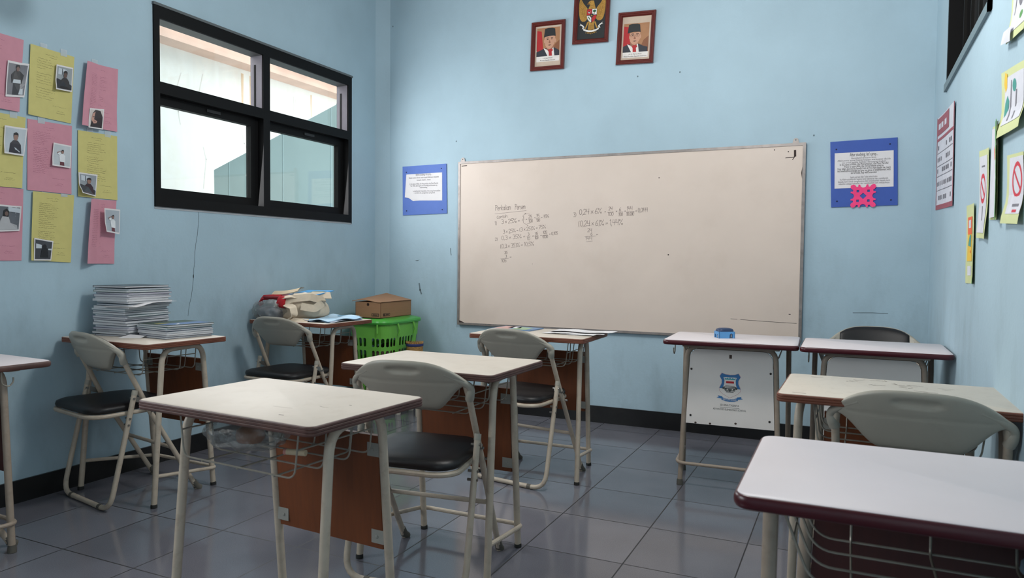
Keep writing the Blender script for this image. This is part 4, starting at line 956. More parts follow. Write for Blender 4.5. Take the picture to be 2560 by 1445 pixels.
# ------------------------------------------------------------------ poems with photos on the left wall
PINK = mat('paper_pink', srgb(204, 142, 156), rough=.75, var=.03, scale=30)
YEL = mat('paper_yellow', srgb(204, 194, 122), rough=.75, var=.03, scale=30)
TAPE = glassy('clear_tape', (.86, .9, .92), refl=.03, alpha=.35, rough=.3)
def sheet(g, Q, mp, lift, m=0, nu=8, nv=10, th=.0005):
    f = lambda u, v: mp(*Q(u, v), lift(u, v))
    bk = lambda u, v: mp(*Q(u, v), lift(u, v) - th)
    g.grid(f, nu, nv, m); g.grid(bk, nu, nv, m, flip=True)
def poem(label, q, m, hand, ph, phd, curl, seed, rows, lm, ink):
    rnd = random.Random(seed); cy = sum(p[0] for p in q) / 4; cz = sum(p[1] for p in q) / 4
    t = thing('poem_sheet', label, 'paper', (XL, cy, cz), group='coloured poem sheets on the left wall')
    Q = bil([(a - cy, b - cz) for a, b in q]); mp = lambda y, z, w: (w, y, z)
    lift = lambda u, v: .0016 + curl[0] * smooth(.5, 0, u) ** 1 * (1 - v * .3) + curl[1] * smooth(.35, 0, v) * (1 - abs(u - .6)) + .0012 * sin(u * 5 + seed) * sin(v * 4)
    g = G(); sheet(g, Q, mp, lift); sh = g.build('sheet', m, t, angle=80)
    g = G(); W = q[1][0] - q[0][0]
    def wob(u0, u1, v, amp):
        n = max(3, int((u1 - u0) * 64)); pts = []
        for i in range(n + 1):
            u = u0 + (u1 - u0) * i / n; pts.append((u, v + rnd.uniform(-amp, amp)))
        for a, b in zip(pts, pts[1:]):
            if rnd.random() < .16: continue
            pa, pb = Q(*a), Q(*b); la, lb = lift(*a) + .0005, lift(*b) + .0005
            dy, dz = pb[0] - pa[0], pb[1] - pa[1]; L = sqrt(dy * dy + dz * dz) or 1; nx, nz = -dz / L * .0005, dy / L * .0005
            g.add([mp(pa[0] - nx, pa[1] - nz, la), mp(pb[0] - nx, pb[1] - nz, lb), mp(pb[0] + nx, pb[1] + nz, lb), mp(pa[0] + nx, pa[1] + nz, la)], [(0, 1, 2, 3)])
    wob(.34, .62, .92, .006)
    if rnd.random() < .6: wob(.42, .60, .885, .005)
    for i in range(rows):
        v = .84 - i * (.60 / rows); blk = phd and abs(v - phd[1]) < .14
        if i in (rows // 3, rows * 2 // 3) and rnd.random() < .5: continue
        e = min(lm + rnd.uniform(.22, .5), (phd[0] - .02) if blk and phd[0] > lm else .9)
        st = lm
        if blk and phd[0] <= lm: st = phd[2] + .04; e = max(e, st + .2)
        if e - st > .06: wob(st, min(e, .93), v, .006)
    wob(.55, .85, .2, .006); wob(.66, .8, .13, .008); wob(.62, .84, .105, .006)
    g.build('handwriting', ink, sh, smooth=False)
    g = G()
    for a in (.3, .75): 
        y, z = Q(a, 1.0); g.box(.0022, .0026, y - .016, y + .016, z - .012, z + .02)
        if seed % 2: break
    g.build('tape_strip', TAPE, sh, smooth=False)
    # the snapshot glued on the sheet
    pq = [(a - cy, b - cz) for a, b in ph[0]]; B = bil(pq); cl = ph[1]
    pl = lambda u, v: .009 + curl[0] * .6 + cl[0] * smooth(.45, 0, v) * (1 - u) + cl[1] * smooth(.6, 1, u) * v
    g = G(); sheet(g, B, mp, pl, 0, 6, 8, .0005); pr = g.build('photo_print', M_['paper_white'], t, angle=80)
    g = G(); pm = lambda lv: (lambda u, v: mp(*B(.055 + .89 * u, .06 + .88 * v), pl(.055 + .89 * u, .06 + .88 * v) + .0004 + lv * .0007))
    for lv, (mi, pts) in enumerate(ph[2]):
        if mi < 0: g.grid(lambda a, b: pm(0)(a, b), 6, 8, -mi - 1); continue
        g.poly(pts, pm(lv), mi)
    g.build('photo_image', ph[3], pr, smooth=False)
    return t
def snap(q, curl, bg, top, skin, hair, kind):
    ms = []
    def C(name, c):
        m = MM('photo_' + name, c, rough=.35, var=.05); ms.append(m); return len(ms) - 1
    i_bg = C('bg_%d_%d_%d' % bg, srgb(*bg)); i_t = C('c_%d_%d_%d' % top, srgb(*top)); i_s = C('s_%d_%d_%d' % skin, srgb(*skin)); i_h = C('h_%d_%d_%d' % hair, srgb(*hair)); i_w = C('w', srgb(196, 204, 210)); i_d = C('d', srgb(52, 54, 60)); i_r = C('r', srgb(104, 52, 60))
    L = [(-1 - i_bg, None)]
    if kind == 'window': L += [(i_w, [(.08, .66), (.62, .62), (.62, .9), (.08, .94)]), (i_d, [(.32, .64), (.36, .64), (.36, .92), (.32, .92)]), (i_d, [(0, 0), (1, 0), (1, .22), (.5, .36), (0, .45)])]
    if kind == 'stand': L += [(i_d, [(.3, 0), (.75, 0), (.72, .4), (.34, .4)]), (i_w, [(.66, .02), (.92, .02), (.88, .22), (.72, .2)])]
    if kind in ('window', 'bust'): L += [(i_t, [(.18, 0), (.88, 0), (.82, .36), (.66, .52), (.42, .52), (.26, .38)]), (i_s, ell(.54, .66, .12, .15, 12)), (i_h, [(.41, .66), (.42, .80), (.54, .86), (.66, .80), (.67, .66), (.62, .74), (.46, .74)])]
    if kind == 'stand': L += [(i_t, [(.24, .38), (.78, .36), (.86, .66), (.66, .78), (.38, .78), (.18, .64)]), (i_w, [(.28, .38), (.74, .38), (.72, .5), (.32, .5)]), (i_s, ell(.52, .86, .09, .1, 10)), (i_h, [(.40, .86), (.44, .98), (.6, .98), (.64, .86), (.52, .93)])]
    if kind == 'salute': L += [(i_r, [(.38, 0), (.66, 0), (.64, .2), (.40, .2)]), (i_t, [(.36, .18), (.70, .18), (.70, .5), (.58, .58), (.44, .58), (.34, .46)]), (i_t, [(.34, .5), (.2, .56), (.3, .66), (.44, .6)]), (i_s, ell(.52, .68, .08, .1, 10)), (i_s, [(.2, .58), (.42, .70), (.44, .73), (.2, .64)]), (i_h, [(.44, .70), (.48, .78), (.56, .78), (.6, .7), (.52, .74)])]
    if kind == 'close': L += [(i_h, [(.05, 0), (.95, 0), (.98, .6), (.8, .95), (.4, 1), (.2, .8), (.15, .4)]), (i_s, [(.12, .42), (.2, .78), (.42, .88), (.62, .78), (.66, .5), (.52, .24), (.3, .2)]), (i_d, [(.22, .56), (.34, .58), (.34, .61), (.22, .6)]), (i_d, [(.46, .58), (.58, .56), (.58, .6), (.46, .61)]), (i_r, [(.3, .36), (.46, .36), (.38, .31)])]
    if kind == 'lean': L += [(i_w, [(.5, .8), (1, .75), (1, .95), (.5, 1)]), (i_t, [(.0, 0), (.95, 0), (.9, .2), (.6, .3), (.5, .62), (.25, .66), (.1, .4)]), (i_h, [(.22, .58), (.26, .84), (.42, .92), (.54, .8), (.5, .56)]), (i_s, ell(.4, .7, .09, .1, 10))]
    if kind == 'dark': L += [(i_w, [(.05, .55), (.4, .58), (.4, .76), (.05, .8)]), (i_w, [(.8, .52), (1, .52), (1, .62), (.8, .6)]), (i_t, [(.34, .1), (.84, .1), (.76, .6), (.5, .66), (.4, .5)]), (i_h, ell(.58, .68, .12, .13, 12))]
    return (q, curl, L, ms)

def poems():
    pk, yl = MM('ink_on_pink', srgb(158, 98, 118), rough=.8), MM('ink_on_yellow', srgb(116, 106, 70), rough=.8)
    Pq, Fq = PAPERS, PHOTOS
    def full(k):
        q = Pq[k]; 
        if q[0] is None: q = [(q[1][0] - .21, q[1][1] + .004), q[1], q[2], (q[2][0] - .21, q[2][1] - .002)]
        return q
    def rel(k):
        q, f = full(k), Fq[k]; w = q[1][0] - q[3][0]; hh = q[0][1] - q[3][1]
        return ((f[3][0] - q[3][0]) / w, (sum(p[1] for p in f) / 4 - q[3][1]) / hh, (f[1][0] - q[3][0]) / w)
    spec = [
     ('p11', 'pink poem sheet, top left of the wall papers, with a standing person photo', PINK, pk, (0, .012), ((.004, .014), (120, 120, 126), (40, 38, 42), (120, 92, 84), (24, 22, 24), 'stand'), 16, .1),
     ('y12', 'yellow poem sheet at top, photo of person before a bright window', YEL, yl, (.008, .004), ((.012, .0), (150, 156, 160), (46, 42, 44), (96, 74, 66), (40, 34, 34), 'window'), 17, .16),
     ('p13', 'pink poem sheet nearest the window at top, face close-up photo', PINK, pk, (.034, .01), ((.004, .006), (206, 196, 190), (60, 50, 54), (196, 150, 134), (52, 42, 44), 'close'), 24, .2),
     ('y21', 'yellow poem sheet half out of frame at left middle', YEL, yl, (0, .006), ((.008, .010), (186, 194, 200), (44, 42, 50), (150, 116, 102), (34, 30, 32), 'bust'), 15, .12),
     ('p22', 'pink poem sheet in the very centre of the wall papers', PINK, pk, (.002, .004), ((.008, .004), (190, 196, 200), (222, 224, 226), (150, 116, 104), (50, 44, 44), 'salute'), 24, .12),
     ('y23', 'yellow poem sheet nearest the window in the middle row', YEL, yl, (.006, .004), ((.024, .0), (150, 156, 162), (58, 34, 40), (150, 112, 98), (40, 34, 36), 'window'), 19, .22),
     ('p31', 'pink poem sheet at bottom left with a curled photo', PINK, pk, (0, .003), ((.004, .020), (96, 100, 106), (176, 176, 178), (110, 88, 80), (30, 28, 30), 'lean'), 16, .1),
     ('y32', 'yellow poem sheet at bottom with a very dark photo', YEL, yl, (.012, .006), ((.0, .008), (66, 68, 74), (28, 28, 32), (60, 50, 48), (26, 26, 30), 'dark'), 22, .16),
     ('p33', 'pink poem sheet at bottom right, left edge curling off the wall', PINK, pk, (.044, .006), ((.010, .0), (170, 178, 186), (226, 228, 230), (140, 108, 98), (46, 40, 42), 'salute'), 22, .12)]
    for n, (k, label, m, ink, curl, s, rows, lm) in enumerate(spec):
        q = full(k); ph = snap(Fq[k], s[0], *s[1:]); poem(label, q, m, k, ph, rel(k), curl, n + 3, rows, lm, ink)

# ------------------------------------------------------------------ right wall posters
def rw_sheet(name, label, cat, q, m, parts, curl=(0, 0), group=None, seed=0):
    cy = sum(p[0] for p in q) / 4; cz = sum(p[1] for p in q) / 4
    t = thing(name, label, cat, (XR, cy, cz), group=group)
    Q = bil([(a - cy, b - cz) for a, b in q]); mp = lambda y, z, w: (-w, y, z)
    lift = lambda u, v: .0016 + curl[0] * smooth(.5, 1, u) + curl[1] * smooth(.4, 0, v) + .0015 * sin(u * 6 + seed) * sin(v * 5 + seed)
    g = G(); sheet(g, Q, mp, lift); sh = g.build('sheet', m, t, angle=80)
    for nm, mats, items in parts:
        g = G()
        for it in items:
            mi, pts, lv = it[:3]; off = it[3] if len(it) > 3 else 0
            if len(pts) == 4:
                B4 = bil([pts[3], pts[2], pts[1], pts[0]]); g.grid(lambda a, b: (lambda p: mp(*Q(*p), lift(*p) + .0007 + lv * .0004 + off))(B4(a, b)), 6, 6, mi); continue
            g.poly(pts, lambda u, v: mp(*Q(u, v), lift(u, v) + .0007 + lv * .0004 + off), mi)
        g.build(nm, mats, sh, smooth=False)
    return t, sh
def right_wall():
    R = lambda a, b, c, d: [(a, c), (b, c), (b, d), (a, d)]
    red = MM('poster_red', srgb(160, 82, 92), rough=.6); wht = MM('poster_white', srgb(214, 214, 222), rough=.6); gry = MM('poster_ink', srgb(120, 118, 126), rough=.7)
    lg = mat('paper_lime', srgb(204, 210, 156), rough=.7, var=.03); dg = MM('paper_green', srgb(92, 150, 84), rough=.7); og = MM('paper_orange', srgb(236, 104, 52), rough=.6); yw = MM('paper_yolk', srgb(232, 190, 60), rough=.6); tl = MM('paper_teal', srgb(70, 150, 140), rough=.6); crim = MM('sign_red', srgb(206, 52, 70), rough=.6)
    its = [(0, R(0, 1, 0, .05), 1), (0, R(0, .03, .05, 1), 1), (0, R(.97, 1, .05, 1), 1), (0, R(.03, .72, .80, .985), 1), (0, R(.03, .97, .735, .765), 1)]
    rnd = random.Random(5)
    for v in (.60, .46, .35, .2): its.append((2, R(.06, .94, v, v + .006), 1))
    for v in (.66, .53, .41, .27, .12):
        for c in range(9):
            if rnd.random() < .7: its.append((2, R(.08 + c * .095, .08 + c * .095 + rnd.uniform(.03, .07), v - .02, v + .025), 1))
    for a in (.1, .25, .45): its.append((1, R(a, a + .12, .86, .92), 2))
    rw_sheet('wall_calendar', 'large red bordered timetable poster near the front corner', 'poster', RWQ['cal'], wht, [('printed_table', [red, wht, gry], its)], (.004, 0))
    grp = 'drawings on the right wall'
    def ring(cx, cy, rx, ry, w): 
        return ell(cx, cy, rx, ry, 22), ell(cx, cy, rx - w, ry - w, 22)
    def sign(cx, cy, rx, ry, w, mi, lv=2):
        out = []; n = 22
        a, b = ring(cx, cy, rx, ry, w)
        for i in range(n): out.append((mi, [b[i], a[i], a[(i + 1) % n], b[(i + 1) % n]], lv))
        d = .70; out.append((mi, [(cx - rx * d, cy + ry * d - w), (cx - rx * d, cy + ry * d), (cx + rx * d, cy - ry * d + w), (cx + rx * d, cy - ry * d)], lv)); return out
    t, s = rw_sheet('wall_drawing', 'tall narrow drawing with orange top and yellow band, lowest on the right wall', 'drawing', RWQ['s1'], lg,
        [('drawing', [og, yw, tl, wht, dg], [(1, R(.2, .85, .28, .84), 1), (0, R(.2, .85, .62, .84), 2), (3, R(.35, .7, .70, .80), 3), (2, [(.3, .48), (.62, .46), (.75, .60), (.55, .62), (.4, .56)], 3), (3, R(.25, .6, .1, .22), 1), (4, [(.8, .0), (1, .0), (1, .1)], 1), (0, ell(.55, .40, .06, .02, 8), 3)])], (.006, 0), grp, 1)
    t, s = rw_sheet('wall_drawing', 'white prohibition sign drawing on lime paper beside the scalloped one', 'drawing', RWQ['s2'], lg,
        [('sign_sheet', [wht], [(0, R(.06, .86, .06, .93), 1)]), ('sign_drawing', [crim, gry], sign(.46, .56, .26, .17, .05, 0) + [(1, R(.3, .62, .8, .82), 2), (1, R(.42, .5, .2, .36), 2)])], (.004, .006), grp, 2)
    n = 9; sc = [(.08, .02)]; 
    for i in range(n): sc += [(.70 + .10 * (i % 2), .03 + i * .1), (.62, .08 + i * .1)]
    sc += [(.62, .95), (.08, .97)]
    t, s = rw_sheet('wall_drawing', 'scalloped white card on dark green and lime paper', 'drawing', RWQ['s3'], lg,
        [('scalloped_card', [dg, wht, og], [(0, R(.82, 1.0, 0, 1), 1, .004), (0, [(.5, .86), (1, .8), (1, 1.02), (.6, 1.03)], 1, .003), (1, sc, 2, .003), (2, [(.36, .84), (.52, .88), (.62, .66), (.5, .62)], 3, .004)])], (.012, 0), grp, 3)
    t, s = rw_sheet('wall_drawing', 'large lime sheet with a white drawing and yellow flower, upper right edge', 'drawing', [(2.686, 1.70), (2.33, 1.655), (2.30, 1.475), (2.63, 1.492)], lg,
        [('drawing', [wht, yw, tl, gry], [(0, R(.16, .95, .16, .88), 1), (1, [(.14, .80), (.2, .97), (.3, .93), (.28, .72), (.2, .66)], 2), (2, [(.2, .28), (.2, .5), (.3, .60), (.38, .5), (.34, .34)], 2), (3, [(.36, .2), (.42, .2), (.52, .8), (.48, .8)], 2), (2, ell(.62, .7, .08, .1, 10), 2), (3, [(.56, .2), (.62, .2), (.72, .62), (.68, .62)], 2)])], (.0, .016), grp, 4)
    t, s = rw_sheet('wall_drawing', 'prohibition sign with big red ring on lime paper at the right picture edge', 'drawing', [(2.537, 1.429), (2.31, 1.41), (2.285, 1.218), (2.533, 1.232)], lg,
        [('sign_sheet', [wht], [(0, R(.2, 1, .14, .95), 1)]), ('sign_drawing', [crim, gry], sign(.68, .62, .25, .26, .06, 0) + [(1, R(.5, .86, .24, .28), 2), (0, R(.55, .8, .16, .2), 2)])], (0, .012), grp, 5)
    t, s = rw_sheet('wall_drawing', 'lime sheet with fringed white edge, top right of the right wall', 'drawing', [(2.541, 1.98), (2.33, 1.95), (2.31, 1.73), (2.56, 1.755)], lg,
        [('drawing', [wht, gry, dg], [(0, R(.15, 1, .1, .95), 1), (0, [(-.14, .02), (.42, -.03), (.42, .16), (-.12, .18)], 2, .006), (1, [(.3, .3), (.34, .3), (.5, .75), (.46, .75)], 2), (1, ell(.6, .5, .1, .14, 10), 2), (2, ell(.7, .25, .08, .06, 8), 2)])], (0, .01), grp, 6)
    g = G()

def recenter(root, loc):
    d = root.location - Vector(loc); root.location = loc
    for c in root.children: c.location = c.location + d
    return root
whiteboard()
recenter([o for o in COL.objects if o.name == 'whiteboard'][0], (-1.467, YF, .63))
portrait('framed portrait at left, person in black cap, dark suit and red tie', -1.964, 2.6185, .254, .338, radians(1.5), False, 'Ir. H. Joko Widodo', 'Presiden Republik Indonesia', .05, .115)
portrait('framed portrait at right, person with glasses, black cap and red tie', -1.3335, 2.5975, .254, .342, radians(2.6), True, "K. H. Ma'ruf Amin", 'Wakil Presiden Republik Indonesia', .16, .05)
eagle_emblem()
BL_ = [(.93, .44, .026, 'Before studying, let\'s pray...', 0), (.83, .82, .017, 'Rabbi zidnii ilman warzuqnii fahman waj\'alnii', 0), (.74, .38, .017, 'minash shalihin. Amin', 0), (.60, .78, .017, 'In the name of Allah, the Most gracious, the Most Merciful', 0), (.53, .74, .017, 'Dear Allah, please give me knowledge and broaden my', 0), (.46, .2, .017, 'understanding', 0), (.33, .9, .017, 'Ya Allah tambahkanlah kepadaku ilmu yang bermanfaat', 0), (.26, .62, .017, 'dan berilah aku pengertian yang baik', 0)]
prayer_board('blue prayer board left of the whiteboard, its white sheet curling at the corner', [(-3.172, 1.832), (-2.782, 1.837), (-2.774, 1.464), (-3.168, 1.456)], [(-3.14, 1.77), (-2.817, 1.773), (-2.815, 1.562), (-3.148, 1.57)], BL_, BLUE, True)
recenter(COL.objects['prayer_board'], (-2.974, YF, 1.458))
BR_ = [(.89, .48, .028, 'After studying, let\'s pray...', 1), (.815, .42, .013, 'Bismillahirrahmanirrahim', 0), (.755, .9, .015, 'Allahumma arinal haqqa haqqan warzuqnat tiba\'ah', 0), (.695, .74, .015, 'wa arinal bathila bathilan warzuqnaj tinabah', 0), (.635, .82, .018, 'In the name of Allah, the Most gracious, the Most Merciful', 1), (.575, .66, .018, 'Praise to upon Allah, the Lord of whole universe', 1), (.515, .9, .018, 'Dear Allah, give me the benefit from all You have taught me, teach', 1), (.455, .9, .018, 'me beneficial knowledge and give me grace of enlightenment with', 1), (.395, .44, .018, 'and all noble, help with benevolent', 1), (.28, .46, .015, 'Segala puji bagi Allah Tuhan seluruh alam', 0), (.22, .82, .015, 'Ya Allah tunjukkanlah kepada kami kebenaran dan rezekikanlah', 0), (.16, .88, .015, 'kepada kami untuk mengikutinya dan tunjukkanlah kepada kami', 0), (.10, .86, .015, 'kebatilan sebagai kebatilan dan rezekikanlah kami menjauhinya', 0)]
_b = prayer_board('blue prayer board right of the whiteboard with a pink snowflake on it', [(-.133, 1.839), (.223, 1.844), (.234, 1.454), (-.119, 1.449)], [(-.107, 1.77), (.205, 1.771), (.21, 1.562), (-.103, 1.56)], BR_, BLUE2, False)
recenter(_b, (.05, YF, 1.45))
pink_cutout()
poems()
right_wall()
# ------------------------------------------------------------------ things on and around the desks
from mathutils import noise as _noise
TOP = .7346
def blob(g, c, r, e=2.6, amp=.08, freq=6, seed=0, nu=40, nv=24, m=0, flat=True, ridge=False):
    """soft lump: superellipsoid with noise folds; the underside is pressed flat"""
    c = Vector(c)
    def fn(a, b):
        th = a * 2 * pi; ph = (b - .5) * pi
        sp = lambda v, p: (abs(v) ** (2 / p)) * (1 if v >= 0 else -1)
        d = Vector((sp(cos(ph), e) * sp(cos(th), e), sp(cos(ph), e) * sp(sin(th), e), sp(sin(ph), e)))
        q = Vector((d.x * r[0], d.y * r[1], d.z * r[2]))
        nz = _noise.fractal(q * freq + Vector((seed * 7.1, seed * 3.3, 0)), 1.0, 2.0, 4)
        if ridge: nz = .35 - abs(nz) * 1.6
        q *= 1 + amp * nz
        if flat: q.z = max(q.z, -r[2] * .82)
        return c + q
    g.grid(fn, nu, nv, m)
def band(g, pts, wv, w, th=.0025, m=0, n=6, fil=.02):
    """cloth strap: a flat strip swept along pts, wv gives the width direction"""
    P = fillet(pts, fil) if fil else [Vector(p) for p in pts]; W = Vector(wv).normalized(); lo = []
    for i, p in enumerate(P):
        t = (P[min(i + 1, len(P) - 1)] - P[max(i - 1, 0)]).normalized(); nn = t.cross(W).normalized(); ww = nn.cross(t).normalized()
        a, b = ww * w / 2, nn * th
        lo.append([p - a - b, p + a - b, p + a + b, p - a + b])
    g.loft(lo, m)

# --- notebooks
PAGE = mat('page_edges', srgb(206, 206, 208), rough=.7, var=.12, scale=30, stretch=(1, 1, 40))
COVERS = [mat('cover_%s' % n, srgb(*c), rough=.3, var=.12, scale=12, coat=.3) for n, c in (('grey_blue', (122, 136, 150)), ('pale_grey', (170, 174, 178)), ('green_grey', (112, 134, 122)), ('slate', (84, 92, 108)), ('white', (206, 206, 208)), ('teal', (96, 130, 136)), ('lilac', (140, 134, 156)))]
DARKC = mat('cover_black', srgb(28, 30, 32), rough=.3, var=.1, coat=.3)
rb = random.Random(21)
def notebook(x, y, z, w, d, t, a, cover, label, group, sag=0.0, pattern=None):
    g = G(); c = .0009 + rb.uniform(0, .0007); n = 8
    ph = rb.uniform(0, 6)
    wave = lambda u, v: sag * (u * u) + .0010 * sin(u * 2.2 + ph) * v
    def layer(z0, z1, ins, m, r):
        lo = []
        for zz, o in ((z0, 0), (z1, 0)):
            lo.append([(px, py, zz + wave(px / w, py / d)) for px, py in rrect(w - 2 * ins, d - 2 * ins, r, 3)])
        g.loft(lo, m)
    layer(0, c, 0, 0, .006); layer(c, t - c, .0022, 1, .005); layer(t - c, t, 0, 0, .006)
    g.box(-w / 2 - .0006, -w / 2 + .0035, -d / 2 + .004, d / 2 - .004, .0002, t - .0002, 0)   # taped spine
    mats = [cover, PAGE]
    if pattern:
        for mi, pts in pattern[1]:
            g.poly([(px * w, py * d) for px, py in pts], lambda u, v: (u, v, t + .0004 + wave(u / w, v / d)), 2 + mi)
        mats += pattern[0]
    o = g.build('notebook', mats, smooth=False); o.location = (x, y, z); o.rotation_euler = (rb.uniform(-.006, .006), rb.uniform(-.006, .006), a)
    return tag(o, label, 'notebook', group)
ORD = ['topmost', 'second', 'third', 'fourth', 'fifth', 'sixth', 'seventh', 'eighth', 'ninth', 'tenth', 'eleventh', 'twelfth', 'thirteenth', 'fourteenth', 'fifteenth', 'sixteenth', 'seventeenth', 'eighteenth', 'nineteenth', 'twentieth', 'twenty first', 'twenty second', 'twenty third', 'twenty fourth', 'twenty fifth', 'twenty sixth', 'lowest']
def stacks():
    n = 23; z = TOP + .0004
    for i in range(n):
        k = n - 1 - i; t = rb.uniform(.0070, .0118); last = k == 0
        x = -3.19 + rb.uniform(-.010, .010) - (.012 if i in (8, 12) else 0); y = 2.435 + rb.uniform(-.010, .010)
        cov = DARKC if last else COVERS[rb.randrange(len(COVERS))]
        name = 'topmost notebook, black covered, of the tall stack by the left wall' if last else ('lowest notebook of the tall stack by the left wall' if i == 0 else ORD[k] + ' notebook from the top of the tall stack by the left wall')
        notebook(x, y, z, .225, .25, t, .04 + rb.uniform(-.05, .05), cov, name, 'notebooks in the tall stack')
        z += t + rb.choice((.0004, .0006, .0022))
        if i == 14:                                 # the loose white sheet poking out of the stack
            g = G(); f = lambda u, v: ((u - .5) * .20, (v - .5) * .26, .0008 - .016 * smooth(.55, 1, 1 - v) * 1.0 + .004 * u)
            g.grid(f, 6, 8); g.grid(lambda u, v: tuple(a - b for a, b in zip(f(u, v), (0, 0, .0005))), 6, 8, flip=True)
            o = g.build('paper_sheet', M_['paper_white']); o.location = (-3.125, 2.43, z); o.rotation_euler = (0, 0, .14)
            tag(o, 'loose white sheet sticking out of the tall notebook stack', 'paper')
            z += .0022
    g = G(); g.slab([(-.05, -.02), (.055, -.012), (.06, .03), (-.03, .04)], .0012, lambda u, v, w: (u, v, w + .012 * smooth(0, .05, v)))
    o = g.build('paper_sheet', M_['paper_white'], smooth=False); o.location = (-3.03, 2.30, TOP + .0003); o.rotation_euler = (0, 0, .3); tag(o, 'crumpled white slip of paper between the two notebook stacks', 'paper')
    z = TOP + .0004; m = 7
    yel, blu, drk = MM('print_yellow', srgb(150, 140, 50), rough=.35), MM('print_blue', srgb(84, 112, 156), rough=.35), MM('print_green', srgb(52, 74, 58), rough=.35)
    for i in range(m):
        k = m - 1 - i; t = rb.uniform(.0076, .0096); last = k == 0
        pat = ([drk, blu, yel, M_['paper_white']], [(0, [(-.46, -.46), (.1, -.46), (.0, .46), (-.46, .46)]), (1, [(.1, -.46), (.46, -.46), (.46, .46), (.0, .46)]), (2, [(-.12, -.4), (.08, -.44), (.1, -.15), (-.05, -.2)]), (3, [(.12, -.0), (.36, -.26), (.38, -.22), (.15, .03)])]) if last else None
        label = 'topmost notebook of the low stack, blue and green picture cover' if last else ('lowest notebook of the low stack on the left wall desk' if i == 0 else ORD[k] + ' notebook from the top of the low stack on the left wall desk')
        notebook(-2.93 + rb.uniform(-.005, .005), 2.465 + rb.uniform(-.005, .005), z, .235, .245, t, -.12 + rb.uniform(-.03, .03), COVERS[rb.randrange(len(COVERS))] if not last else drk, label, 'notebooks in the low stack', 0, pat)
        z += t + .0005
stacks()

